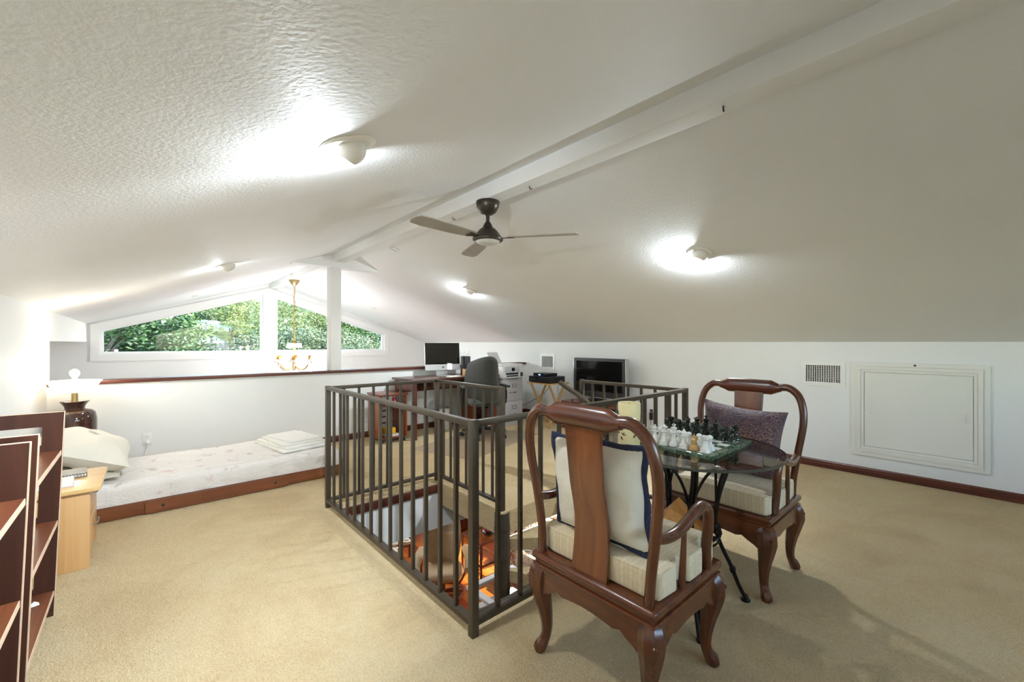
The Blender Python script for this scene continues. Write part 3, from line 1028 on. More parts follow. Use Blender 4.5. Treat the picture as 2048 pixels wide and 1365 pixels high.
t = thing('throw_pillow', 'cream throw pillow with navy edging leaning on the armchair splat', 'pillow', (1.303, .982, .690), rot=(R(-4), R(2), R(90)))
pillow_mb(.42, .37, .15, .05, 18, 3).build('cover', 'pillow_linen', t, ang=180)
edge = []
for i in range(80):
    s = i / 80 * 4
    k, f = int(s), s - int(s)
    a, b = [(-1 + 2 * f, -1), (1, -1 + 2 * f), (1 - 2 * f, 1), (-1, 1 - 2 * f)][k]
    ex = 1 - .05 * (1 - b * b) * abs(a) ** 3
    ez = 1 - .05 * (1 - a * a) * abs(b) ** 3
    edge.append((a * .212 * ex, .003 * math.sin(i * .7), b * .188 * ez + .004 * math.sin(i * .4)))
MB().tube(edge, [(.006, .014 + .0025 * math.sin(i * .55) + .001 * math.sin(i * 1.9)) for i in range(80)], 8, True, up=(0, 1, 0)).build('edging', 'navy_trim', t)
t = thing('throw_pillow', 'dark purple brocade throw pillow on the armchair before the knee wall', 'pillow', (2.612, .955, .688), rot=(R(-4), R(4), R(-90)))
pillow_mb(.455, .40, .17, .10, 18, 5).build('cover', 'brocade', t, ang=180)

# ================================================================== CHESS TABLE
TX, TY = 2.06, 1.001
t = thing('glass_table', 'round smoked glass table on wrought iron legs', 'table', (1.98, 1.005, 0))
MB().lathe([(.0, .722), (.419, .722), (.424, .725), (.424, .732), (.420, .735), (.0, .735)], 72, (TX - 1.98, TY - 1.005, 0)).build('glass_top', 'table_glass', t, smooth=False)
mb = MB()
rim = [(.4235, .7225), (.4252, .7245), (.4252, .7325), (.4235, .7345)]
mb.grid(lambda u, v: ((rim[round(v * 3)][0]) * math.cos(2 * PI * u) + TX - 1.98, rim[round(v * 3)][0] * math.sin(2 * PI * u) + TY - 1.005, rim[round(v * 3)][1]), 72, 3)
mb.build('glass_edge', 'glass_edge', t)
def pol(r, a, z):
    return Vector((r * math.cos(a), r * math.sin(a), z))
for k in range(4):
    a = R(-47 + 90 * k)
    pr = [(.235, .720), (.225, .63), (.190, .52), (.172, .42), (.172, .345), (.200, .26), (.245, .165), (.278, .08), (.312, .012)]
    lg = MB()
    for off in (-.008, .008):
        lg.tube(smooth_path([pol(r, a, z) + Vector((-math.sin(a), math.cos(a), 0)) * off for r, z in pr], 4), .0085, 8)
    lg = lg.build('leg', 'iron', t)
    MB().lathe([(0, 0), (.020, 0), (.022, .006), (.014, .014), (.010, .03), (0, .03)], 14, pol(.312, a, 0)).build('foot', 'iron', lg)
    MB().ball(pol(.174, a, .345), .024, (1, 1, 1.3), 10, 7).build('knot', 'iron', lg)
    MB().ball(pol(.252, a, .148), .015, (1, 1, 1.4), 10, 7).build('collar', 'iron', lg)
    MB().lathe([(0, .708), (.02, .708), (.024, .7215), (0, .7215)], 14, pol(.236, a, 0)).build('top_pad', 'iron', lg)
    for s in (-1, 1):
        MB().tube(smooth_path([pol(.176, a, .47), pol(.185, a + s * R(8), .58), pol(.21, a + s * R(20), .67), pol(.25, a + s * R(33), .718)], 5), .0065, 8).build('brace', 'iron', t)
mb = MB()
for ph in (0, PI):
    mb.tube([pol(.178 + .007 * math.cos(q * 2 * PI / 10 + ph), 2 * PI * q / 160, .352 + .007 * math.sin(q * 2 * PI / 10 + ph)) for q in range(160)], .006, 6, True)
mb.tube([pol(.178, 2 * PI * q / 48, .322) for q in range(48)], .005, 6, True)
mb.build('rope_ring', 'iron', t)
for a in (R(-47), R(43)):
    MB().bar(pol(.172, a, .340), pol(.172, a + PI, .340), .012).build('cross_bar', 'iron', t)

# wooden pyramid puzzle on the ring
t = thing('wooden_pyramid', 'wooden pyramid of light and dark pieces under the glass table', 'ornament', (1.98, 1.005, .3465), R(24))
WOOD('pyr_a', '#b87430', '#d1914a', '#dda560', 'x', 14, .4, .2)
WOOD('pyr_b', '#96551f', '#b3702f', '#c07e3c', 'y', 14, .4, .2)
WOOD('pyr_c', '#4a2a16', '#5d381f', '#6d4527', 'x', 14, .4, .2)
apex = Vector((0, 0, .145))
cs = [Vector((s * .104, q * .104, 0)) for s, q in ((1, 1), (-1, 1), (-1, -1), (1, -1))]
for i in range(4):
    p, q = cs[i], cs[(i + 1) % 4]
    m1, m2, m3 = (p + apex) / 2, (q + apex) / 2, (p + q) / 2
    for j, (tri, mt) in enumerate((((p, m3, m1), 'pyr_a'), ((m3, q, m2), 'pyr_b'), ((m1, m3, m2), 'pyr_a' if i % 2 else 'pyr_b'), ((m1, m2, apex), 'pyr_c' if i == 3 else 'pyr_a'))):
        c = sum(tri, Vector()) / 3
        inn = [c + (v - c) * .992 - Vector((c.x, c.y, .02)) * .10 for v in tri]
        outr = [c + (v - c) * .992 for v in tri]
        mb = MB().add([tuple(v) for v in inn + outr], [(2, 1, 0), (3, 4, 5), (0, 1, 4, 3), (1, 2, 5, 4), (2, 0, 3, 5)])
        mb.build('piece', mt, t, smooth=False)
MB().prism([(-.10, -.10), (.10, -.10), (.10, .10), (-.10, .10)], 'z', .0, .006).build('base_board', 'pyr_b', t, smooth=False)

# candle
t = thing('pillar_candle', 'thick ivory pillar candle with dark bird print on the glass table', 'candle', (1.845, 1.198, .735))
MB().lathe([(0, .0), (.054, .0), (.0555, .003), (.0555, .208), (.053, .213), (.047, .213), (.043, .206), (.030, .200), (0, .199)], 40).build('wax', 'candle_wax', t)
MB().cyl((0, 0, .198), (.003, 0, .210), .0018, n=6).build('wick', 'candle_print', t)
mb = MB()
rnd = random.Random(4)
for k in range(40):
    a, z, ln, an = rnd.uniform(0, 2 * PI), rnd.uniform(.03, .165), rnd.uniform(.014, .026), rnd.uniform(0, PI)
    for j in range(3):
        b = an + j * .9
        pts = []
        for s, w in ((0, 0), (.45, .0038), (1, 0), (.45, -.0028)):
            dx, dz = math.cos(b) * ln * s - math.sin(b) * w, math.sin(b) * ln * s + math.cos(b) * w
            q = a + dx / .056
            pts.append((.0560 * math.cos(q), .0560 * math.sin(q), z + dz))
        mb.add(pts, [(0, 1, 2, 3)])
mb.build('print', 'candle_print', t, smooth=False)

# chess board and men
BX, BY, BS, BZ = 2.085, 1.02, .457, .735
t = thing('chess_board', 'green marble chess board with white inlaid squares', 'chess board', (BX, BY, BZ))
MB().box(-BS / 2, BS / 2, -BS / 2, BS / 2, 0, .0195, .003).build('slab', 'marble_green', t)
SQ = .0495
sqw = MB().box(-SQ / 2 + .0004, SQ / 2 - .0004, -SQ / 2 + .0004, SQ / 2 - .0004, 0, .0012)
sw, sg = None, None
for i in range(8):
    for j in range(8):
        loc = ((i - 3.5) * SQ, (j - 3.5) * SQ, .0190)
        if (i + j) % 2 == 0:
            if sw is None: sw = sqw.build('square', 'onyx_white', t, loc, smooth=False)
            else: inst(sw, 'square', t, loc)
        else:
            if sg is None: sg = sqw.build('square', 'marble_green', t, loc, smooth=False)
            else: inst(sg, 'square', t, loc)
base = [(0, 0), (.0195, 0), (.0200, .004), (.0185, .008), (.0185, .014), (.0150, .019), (.0115, .024)]
PROF = {
 'pawn': base + [(.0080, .034), (.0075, .040), (.0125, .043), (.0125, .046), (.0070, .048), (.0105, .053), (.0115, .058), (.0095, .064), (.0050, .0675), (0, .068)],
 'rook': base + [(.0100, .034), (.0095, .050), (.0130, .054), (.0150, .058), (.0150, .072), (.0105, .072), (.0105, .066), (0, .066)],
 'bishop': base + [(.0080, .040), (.0072, .052), (.0135, .055), (.0135, .058), (.0075, .060), (.0110, .066), (.0115, .071), (.0085, .078), (.0030, .082), (.0045, .085), (.0030, .088), (0, .0885)],
 'queen': base + [(.0090, .042), (.0080, .058), (.0150, .061), (.0150, .064), (.0085, .067), (.0100, .076), (.0140, .083), (.0115, .084), (.0050, .087), (.0050, .092), (0, .094)],
 'king': base + [(.0092, .044), (.0082, .060), (.0155, .063), (.0155, .066), (.0090, .069), (.0105, .080), (.0135, .087), (.0100, .089), (.0040, .091), (.0040, .093), (0, .093)],
}
def man(kind):
    if kind != 'knight':
        mb = MB().lathe(PROF[kind], 16)
        if kind == 'king':
            mb.box(-.003, .003, -.003, .003, .091, .106).box(-.003, .003, -.0075, .0075, .097, .102)
        if kind == 'queen':
            for q in range(6):
                mb.ball((.0125 * math.cos(q * PI / 3), .0125 * math.sin(q * PI / 3), .0845), .0028, n=6, k=4)
        mb.v = [(x * 1.15, y * 1.15, z) for x, y, z in mb.v]
        return mb
    mb = MB().lathe(base + [(.0115, .028), (0, .028)], 16)
    prof = [(-.011, .024), (-.014, .038), (-.010, .052), (-.003, .062), (.002, .066), (.005, .061), (.014, .055), (.019, .046), (.015, .042), (.006, .046), (.008, .036), (.012, .024)]
    mb.prism(prof, 'y', -.0075, .0075)
    mb.v = [(x * 1.15, y * 1.15, z) for x, y, z in mb.v]
    return mb
meshes = {}
def put(kind, side, i, j, label, group):
    mat = {'w': 'onyx_white', 'g': 'onyx_green', 't': 'onyx_tan'}[side]
    key = (kind, side)
    loc = (BX + (i - 3.5) * SQ, BY + (j - 3.5) * SQ, BZ + .0203)
    nm = 'chess_' + kind
    rz = 0 if side != 'g' else PI
    if key not in meshes:
        o = man(kind).build(nm, mat, None, loc, (0, 0, rz))
        meshes[key] = o
    else:
        o = inst(meshes[key], nm, None, loc, (0, 0, rz))
    tag(o, label, 'chess piece', group)
order = ['rook', 'knight', 'bishop', 'king', 'queen', 'bishop', 'knight', 'rook']
for j in range(8):
    k = order[j]
    near = 'candle' if j > 3 else 'open board corner'
    lw = 'white onyx chess %s in the back rank' % k
    lg = 'dark green onyx chess %s in the back rank' % k
    if k in ('rook', 'knight', 'bishop'):
        lw += ' on the half toward the candle' if j > 3 else ' on the half away from the candle'
        lg += ' on the half toward the candle' if j > 3 else ' on the half away from the candle'
    if j == 1:
        put(k, 't', 0, j, 'tan onyx chess knight among the white pieces', 'white chess pieces')
    else:
        put(k, 'w', 0, j, lw, 'white chess pieces')
    put(k, 'g', 7, j, lg, 'dark green chess pieces')
    if k in ('king', 'queen'):
        put('pawn', 'w', 1, j, 'white onyx chess pawn standing before the white %s' % k, 'white chess pawns')
        put('pawn', 'g', 6, j, 'dark green onyx chess pawn standing before the green %s' % k, 'dark green chess pawns')
    else:
        half = 'toward the candle' if j > 3 else 'away from the candle'
        put('pawn', 'w', 1, j, 'white onyx chess pawn before the %s on the half %s' % ('tan knight' if j == 1 else 'white ' + k, half), 'white chess pawns')
        put('pawn', 'g', 6, j, 'dark green onyx chess pawn before the green %s on the half %s' % (k, half), 'dark green chess pawns')

# ================================================================== CEILING FAN
t = thing('ceiling_fan', 'dark bronze ceiling fan with three blades hanging from the ridge beam', 'ceiling fan', (1.875, 2.39, 2.266))
MB().lathe([(0, -.0002), (.084, -.0002), (.086, -.006), (.080, -.040), (.060, -.075), (.036, -.092), (.018, -.096), (0, -.096)], 32).build('canopy', 'fan_bronze', t)
MB().cyl((0, 0, -.17), (0, 0, -.09), .0135).build('downrod', 'fan_bronze', t)
MB().lathe([(0, -.145), (.016, -.145), (.024, -.155), (.036, -.180), (.038, -.186), (.058, -.200), (.082, -.228), (.096, -.252), (.108, -.262), (.112, -.270), (.108, -.282), (.088, -.286), (0, -.286)], 36).build('motor_housing', 'fan_bronze', t)
MB().lathe([(.086, -.284), (.086, -.288), (.078, -.298), (.055, -.307), (.025, -.311), (0, -.312)], 36).build('light_cover', 'fan_glass', t)
for k in range(3):
    a = R(-52 + 120 * k)
    m = Matrix.Rotation(a, 4, 'Z') @ Matrix.Rotation(R(9), 4, 'X')
    mb = MB()
    poly = [(.15, -.045), (.30, -.062), (.55, -.068), (.63, -.058), (.65, -.03), (.65, .03), (.63, .055), (.55, .060), (.30, .050), (.15, .04)]
    mb.prism(poly, 'z', -.003, .003, Matrix.Translation((0, 0, -.262)) @ m)
    bl = mb.build('blade', 'fan_blade', t)
    MB().prism([(.10, -.014), (.19, -.03), (.19, .03), (.10, .014)], 'z', -.008, -.003, Matrix.Translation((0, 0, -.262)) @ m).build('blade_arm', 'fan_bronze', bl)

# ================================================================== CHANDELIER
t = thing('chandelier', 'brass and crystal chandelier with lit bulbs hanging beyond the half wall', 'chandelier', (1.86, 7.45, 2.266))
MB().lathe([(0, -.0003), (.080, -.0003), (.084, -.010), (.070, -.035), (.040, -.075), (.018, -.095), (.008, -.10), (0, -.10)], 24).build('canopy', 'brass_old', t)
n = 24
lk = None
for i in range(n):
    z = -.105 - i * (.86 / n)
    ph = [(0.011 * math.cos(q * PI / 5), 0, .023 * math.sin(q * PI / 5)) for q in range(10)]
    if lk is None:
        lk = MB().tube(ph, .0035, 5, True).build('chain_link', 'brass', t, (0, 0, z), (0, 0, 0))
    else:
        inst(lk, 'chain_link', t, (.006 * math.sin(i * .9), 0, z), (0, 0, PI / 2 * (i % 2) + .3))
MB().lathe([(0, -.96), (.012, -.965), (.026, -.985), (.012, -1.01), (.030, -1.04), (.030, -1.07), (.014, -1.09), (.020, -1.16), (.036, -1.20), (.040, -1.23), (.020, -1.28), (.012, -1.40), (.022, -1.43), (.006, -1.46), (0, -1.46)], 18).build('column', 'brass', t)
MB().lathe([(.02, -1.055), (.105, -1.050), (.110, -1.030), (.100, -1.060), (.02, -1.065)], 24).build('upper_dish', 'crystal', t)
def drops(mb, c, r, n, z, ln):
    for q in range(n):
        a = 2 * PI * q / n
        x, y = c[0] + r * math.cos(a), c[1] + r * math.sin(a)
        s = .008
        vs = [(x, y, z), (x + s, y, z - ln * .6), (x, y + s, z - ln * .6), (x - s, y, z - ln * .6), (x, y - s, z - ln * .6), (x, y, z - ln)]
        mb.add(vs, [(0, 1, 2), (0, 2, 3), (0, 3, 4), (0, 4, 1), (5, 2, 1), (5, 3, 2), (5, 4, 3), (5, 1, 4)])
mb = MB()
drops(mb, (0, 0), .105, 18, -1.045, .06)
drops(mb, (0, 0), .07, 10, -1.05, .05)
mb.build('crystal_drops', 'crystal', t, smooth=False)['kind'] = 'stuff'
for k in range(6):
    a = R(60 * k + 12)
    u = Vector((math.cos(a), math.sin(a), 0))
    p = smooth_path([u * .015 + Vector((0, 0, -1.40)), u * .09 + Vector((0, 0, -1.455)), u * .18 + Vector((0, 0, -1.44)), u * .245 + Vector((0, 0, -1.36)), u * .255 + Vector((0, 0, -1.30))], 5)
    ar = MB().tube(p, .0075, 7).build('arm', 'brass', t)
    c = u * .255
    MB().lathe([(.008, -1.30), (.020, -1.285), (.045, -1.272), (.048, -1.265), (.015, -1.272), (.015, -1.22), (0, -1.22)], 14, (c.x, c.y, 0)).build('candle_cup', 'brass', ar)
    MB().lathe([(0, -1.222), (.012, -1.218), (.019, -1.200), (.018, -1.180), (.010, -1.155), (.003, -1.140), (0, -1.138)], 12, (c.x, c.y, 0)).build('bulb', 'glow_candle', ar)
    mb = MB()
    drops(mb, c, .046, 12, -1.268, .08)
    drops(mb, c, .030, 7, -1.275, .06)
    drops(mb, c, .018, 3, -1.33, .085)
    mb.build('crystal_drops', 'crystal', ar, smooth=False)['kind'] = 'stuff'
    c2 = u * .255
    light('glow', 'POINT', CHAND_W, (c2.x, c2.y, -1.12), t, (.96, .97, 1.0), .025)
# ================================================================== BOOKCASES
def bookcase(y0, y1, label):
    t = thing('bookcase', label, 'bookcase', (-.60, y0, 0), group='open dark bookcases along the wall')
    w, H_, TH = y1 - y0, .93, .020
    xf = lambda z: .300 + .034 * z / H_
    sh = (.754, .434, .115)
    def quad(mb, xa, xb, z0, z1, ya, yb, slope=True):
        f = (lambda x, z: x + (.034 * z / H_ if slope else 0))
        mb.prism([(f(xa, z0) if slope else xa, z0), (f(xb, z0) if slope else xb, z0), (f(xb, z1) if slope else xb, z1), (f(xa, z1) if slope else xa, z1)], 'y', ya, yb)
    for ya in (0, w - TH):
        yb = ya + TH
        mb = MB()
        quad(mb, .232, .298, 0, H_, ya, yb)
        mb.prism([(0, 0), (.05, 0), (.05, H_), (0, H_)], 'y', ya, yb)
        for z0, z1 in ((.868, H_), (sh[0] - .03, sh[0] + .030), (sh[1] - .03, sh[1] + .026), (sh[2] - .05, sh[2] + .022)):
            mb.prism([(.05, z0), (.232 + .034 * z0 / H_, z0), (.232 + .034 * z1 / H_, z1), (.05, z1)], 'y', ya, yb)
        sp = mb.build('side_panel', 'bookcase_wood', t, smooth=False)
        m2 = MB()
        quad(m2, .298, .3005, 0, H_, ya + .0005, yb - .0005)
        m2.prism([(0, H_), (xf(H_), H_), (xf(H_), H_ + .0012), (0, H_ + .0012)], 'y', ya + .001, yb - .001)
        m2.build('raw_edge', 'raw_edge', sp, smooth=False)
    for z in sh:
        s = MB().box(.004, xf(z) - .006, TH, w - TH, z - .020, z).build('shelf', 'bookcase_wood_lit', t, smooth=False)
        MB().box(xf(z) - .006, xf(z) - .004, TH, w - TH, z - .020, z - .0003).build('raw_edge', 'raw_edge', s, smooth=False)
    return t
bc = bookcase(2.175, 2.845, 'dark open bookcase beside the beech nightstand')
bookcase(1.37, 2.045, 'dark open bookcase farther from the nightstand')
# paper scrap and pencilled letters on the lowest shelf
o = MB().add([(0, 0, 0), (.03, .01, 0), (.025, .035, .001), (.012, .03, .012), (-.004, .02, .002)], [(0, 1, 2, 3, 4)]).build('paper_scrap', 'paper', loc=(-.36, 2.70, .1165), smooth=False)
tag(o, 'torn white paper scrap on the lowest bookcase shelf', 'paper')
fc = bpy.data.curves.new('pencil_letters', 'FONT')
fc.body = 'CP'
fc.size = .05
fo = bpy.data.objects.new('pencil_letters', fc)
COL.objects.link(fo)
bpy.context.view_layer.update()
dg = bpy.context.evaluated_depsgraph_get()
me = bpy.data.meshes.new_from_object(fo.evaluated_get(dg))
me.name = 'pencil_letters'
bpy.data.objects.remove(fo)
M('pencil', '#2e1a12', .8)
me.materials.append(MATS['pencil'])
po = bpy.data.objects.new('pencil_letters', me)
COL.objects.link(po)
po.parent = bc
po.location = (.235, .33, .1155)
po.rotation_euler = (0, 0, R(70))

# ================================================================== NIGHTSTAND
t = thing('nightstand', 'light beech nightstand with two drawers between bookcase and bed', 'nightstand', (-.595, 3.30, 0))
MB().box(0, .380, 0, .018, 0, .425, .002).build('side_panel', 'beech', t)
MB().box(0, .380, .452, .470, 0, .425, .002).build('side_panel', 'beech', t)
MB().box(0, .360, .018, .452, .03, .05).build('bottom_panel', 'beech', t)
MB().box(0, .012, .018, .452, .05, .425).build('back_panel', 'beech', t)
o = MB().prism([(-.005, -.025), (.400, -.025), (.425, -.010), (.432, .47), (.415, .492), (-.005, .492)], 'z', .425, .447).build('top', 'beech_top', t)
bevel_obj(o, .004)
for z0, z1 in ((.055, .255), (.262, .420)):
    d = MB().box(.02, .381, .020, .450, z0 + .002, z1 - .002, .003).build('drawer', 'beech', t)
    zc_ = (z0 + z1) / 2 + .03
    MB().tube([(.381, .18, zc_), (.400, .18, zc_), (.400, .29, zc_), (.381, .29, zc_)], .004, 8).build('handle', 'steel', d)
t = thing('book', 'pale purple and white paperback on the nightstand', 'book', (-.42, 3.46, .447), R(4))
MB().box(-.13, .13, -.09, .09, .0, .003).build('cover', 'book_purple', t)
MB().box(-.127, .127, -.087, .087, .003, .017).build('pages', 'paper', t)
MB().box(-.13, .13, -.09, .09, .017, .020).build('cover', 'paper', t)
t = thing('spiral_binder', 'black spiral-bound book on the nightstand', 'book', (-.40, 3.645, .447), R(4))
MB().box(-.15, .15, -.08, .09, .0, .004).build('cover', 'black_plastic', t)
MB().box(-.147, .147, -.077, .087, .004, .018).build('pages', 'paper', t)
MB().box(-.15, .15, -.08, .09, .018, .022).build('cover', 'dark_plastic', t)
mb = MB()
for i in range(22):
    x = -.14 + i * .28 / 21
    mb.tube([(x, -.08 + .012 * math.cos(q), .0165 + .014 * math.sin(q)) for q in [PI / 5 * j for j in range(10)]], .0022, 5, True)
mb.build('spiral', 'alu', t)['kind'] = 'stuff'

# ================================================================== TABLE LAMP
t = thing('table_lamp', 'brown glazed vase lamp with a glass bowl shade and bare lit bulb in the corner', 'lamp', (-.425, 5.13, 0))
MB().lathe([(0, 0), (.085, 0), (.095, .015), (.115, .15), (.130, .35), (.138, .52), (.138, .60), (.128, .652), (.105, .675), (.070, .684), (.062, .690), (.066, .712), (.085, .742), (.092, .750), (.088, .755), (.030, .752), (0, .752)], 40).build('vase', 'ceramic_brown', t)
MB().cyl((0, 0, .75), (0, 0, .83), .021).build('stem', 'brass_old', t)
MB().lathe([(.022, .822), (.060, .826), (.105, .845), (.140, .878), (.168, .922), (.172, .926), (.166, .926), (.136, .884), (.102, .852), (.060, .833), (.022, .829)], 44).build('glass_shade', 'shade_glass', t)
MB().cyl((0, 0, .83), (0, 0, .945), .016).build('socket', 'lamp_white', t)
MB().lathe([(.012, .94), (.016, .952), (.030, .978), (.032, .992), (.026, 1.010), (.012, 1.020), (0, 1.022)], 20).build('bulb', 'glow_lamp', t)
light('lamp_glow', 'POINT', LAMP_W, (0, 0, 1.06), t, (1, .93, .80), .035)

# ================================================================== BED
t = thing('bed', 'low single bed with pine frame and floral white sheet', 'bed', (-.60, 4.05, 0))
MB().box(.0, 2.03, .0, .030, .004, .098, .004).build('side_rail', 'pine', t)
MB().box(.0, 2.03, .92, .95, .004, .098, .004).build('side_rail', 'pine', t)
MB().box(2.03, 2.055, .0, .95, .004, .135, .004).build('end_board', 'pine', t)
MB().box(.0, .02, .03, .92, .004, .098, .004).build('end_board', 'pine', t)
o = MB().prism([(.62, .012), (.66, .004), (1.52, .004), (1.56, .012), (1.56, .085), (1.52, .094), (.66, .094), (.62, .085)], 'y', -.022, -.001).build('overlay_plank', 'pine', t)
for x in (.72, 1.46):
    MB().lathe([(0, 0), (.010, 0), (.009, .004), (0, .006)], 12, (0, 0, 0), Matrix.Translation((x, -.022, .05)) @ Matrix.Rotation(PI / 2, 4, 'X')).build('bolt', 'chrome_dark', o)
MB().box(.02, 2.03, .03, .92, .05, .09).build('slat_base', 'pine', t)
def mattress():
    from mathutils import noise as mn
    prof = [(.006, .100), (.002, .15), (.004, .20), (.012, .226), (.032, .240), (.07, .245)]
    prof = prof + [(.07 + (.945 - .14) * i / 26, .245) for i in range(1, 26)] + [(.945 - y + .002, z) for y, z in reversed(prof)]
    nx = 110
    vs = []
    for i in range(nx + 1):
        u = i / nx
        x = .006 + 2.008 * u
        for k, (y, z) in enumerate(prof):
            e = min(u, 1 - u) * 2.008
            zz = z - (.035 * (1 - e / .04) ** 2 if e < .04 else 0) * (1 if z > .2 else 0)
            w_ = .011 * mn.noise(Vector((x * 2.2, y * 9, 3))) + .006 * mn.noise(Vector((x * 6 + y * 4, y * 16, 8)))
            if z > .22: zz += w_
            else: y += (.006 * mn.noise(Vector((x * 5, z * 20, 1)))) * (1 if k < 6 else -1)
            vs.append((x, y, zz))
    k = len(prof)
    fs = [(i * k + j, (i + 1) * k + j, (i + 1) * k + j + 1, i * k + j + 1) for i in range(nx) for j in range(k - 1)]
    fs += [tuple(range(k)), tuple(nx * k + j for j in range(k - 1, -1, -1))]
    fs += [(0, k - 1, nx * k + k - 1, nx * k)]
    return MB().add(vs, fs).build('mattress', 'bed_sheet', t, ang=70)
mattress()
rnd = random.Random(3)
t = thing('bed_pillow', 'flat pillow underneath the plump embroidered pillow on the bed', 'pillow', (-.335, 4.52, .280), rot=(R(90), 0, R(88)))
pillow_mb(.72, .46, .08, .06, 16, 8).build('cover', 'pillow_linen', t, ang=180)
def embroidered():
    m, nt, b, N, L = newmat('pillow_embroidered')
    vec = coords(nt)
    tc = N.new('ShaderNodeTexCoord')
    d = N.new('ShaderNodeVectorMath'); d.operation = 'DISTANCE'
    mp = N.new('ShaderNodeMapping'); mp.inputs['Scale'].default_value = (1, .2, 1.3)
    L.new(tc.outputs['Object'], mp.inputs['Vector'])
    L.new(mp.outputs['Vector'], d.inputs[0])
    d.inputs[1].default_value = (.0, .03, .05)
    msk = ramp(nt, d.outputs['Value'], [(.06, (1, 1, 1, 1)), (.11, (0, 0, 0, 1))])
    n = noise(nt, vec, 45, 3, .6, 1.0)
    nm = ramp(nt, n, [(.48, (0, 0, 0, 1)), (.54, (1, 1, 1, 1))])
    mu = N.new('ShaderNodeMath'); mu.operation = 'MULTIPLY'
    L.new(msk, mu.inputs[0]); L.new(nm, mu.inputs[1])
    L.new(mixc(nt, mu.outputs[0], '#e6dfd0', '#5d5140'), b.inputs['Base Color'])
    b.inputs['Roughness'].default_value = .9
    bump(nt, b, noise(nt, vec, 9, 4), .6, .015)
embroidered()
t = thing('bed_pillow', 'plump white pillow with dark embroidery leaning at the head of the bed', 'pillow', (-.325, 4.53, .430), rot=(R(90 + 0), R(-24), R(90)))
t.rotation_mode = 'XYZ'
t.matrix_world = Matrix.Translation((-.320, 4.53, .446)) @ Matrix.Rotation(R(22), 4, 'Y') @ Matrix.Rotation(R(90), 4, 'Z') @ Matrix.Rotation(R(90), 4, 'X')
pillow_mb(.80, .55, .25, .05, 24, 12, .012).build('cover', 'pillow_embroidered', t, ang=180)
t = thing('folded_sheet', 'folded white sheet lying at the foot of the bed', 'sheet', (1.12, 4.56, .2455), R(9))
for k, (w, d, z0, z1, dx, dy, a) in enumerate(((.44, .66, 0, .020, 0, 0, 0), (.41, .62, .020, .040, .01, .02, 3), (.38, .56, .040, .058, .015, .035, -2), (.30, .50, .058, .072, .03, .04, 4))):
    MB().cbox((dx, dy, (z0 + z1) / 2), (w, d, z1 - z0), .009, Euler((0, 0, R(a)))).build('fold', 'white_cloth', t)

# ================================================================== DESK CORNER
DZ = .775
t = thing('desk', 'dark brown wooden writing desk against the half wall', 'desk', (2.57, 4.80, 0))
MB().box(0, 1.42, 0, .60, DZ - .030, DZ, .003).build('desk_top', 'desk_wood', t)
for x, y in ((.03, .03), (.03, .53), (1.34, .03), (1.34, .53)):
    MB().box(x, x + .045, y, y + .045, 0, DZ - .030, .003).build('leg', 'red_brown', t)
MB().box(.075, 1.34, .545, .562, .56, DZ - .03).build('back_apron', 'red_brown', t)
MB().box(.035, .052, .075, .53, .62, DZ - .03).build('side_apron', 'red_brown', t)
MB().box(1.362, 1.379, .075, .53, .62, DZ - .03).build('side_apron', 'red_brown', t)
d = MB().box(.30, 1.33, .022, .45, .655, DZ - .032, .003).build('drawer', 'desk_wood', t)
MB().box(.70, .82, .012, .022, .69, .70, .003).build('handle', 'chrome_dark', d)

t = thing('desktop_computer', 'black and silver all-in-one desktop computer on the desk', 'computer', (3.235, 5.17, DZ), R(-9))
tm = Matrix.Translation((0, 0, .275)) @ Matrix.Rotation(R(-5), 4, 'X')
MB().box(-.265, .265, -.004, .016, -.195, .195, .006, 2, tm).build('shell', 'alu', t)
sc = MB().box(-.264, .264, -.0062, -.0042, -.112, .194, .0005, 1, tm).build('screen', 'screen', t)
ch = MB().box(-.264, .264, -.0060, -.0042, -.194, -.1135, .0005, 1, tm).build('chin', 'alu', t)
lg = []
for i in range(24):
    a = 2 * PI * i / 24
    r = .0125 * (1 + .12 * math.cos(2 * a) - (.28 if abs(a - PI / 2) < .2 else 0))
    lg.append((r * math.cos(a) * .95, -.154 + r * math.sin(a)))
mb = MB().prism(lg, 'y', -.0066, -.0060, tm)
mb.prism([(.000, -.140), (.004, -.133), (.0075, -.131), (.005, -.138)], 'y', -.0066, -.0060, tm)
mb.build('logo', 'black_plastic', ch, smooth=False)
MB().prism([(.02, .001), (.02, .006), (.06, .30), (.075, .30), (.032, .0), ], 'x', -.085, .085).build('stand_neck', 'alu', t, smooth=False)
MB().box(-.095, .095, -.10, .10, .0, .006, .002).build('stand_foot', 'alu', t)
o = MB().box(-.038, .038, -.0008, .0008, -.045, .045).build('sticky_note', 'paper', loc=(3.327, 5.128, .905), rot=(R(-5), R(6), R(-9)))
tag(o, 'white sticky note stuck on the chin of the computer', 'note')

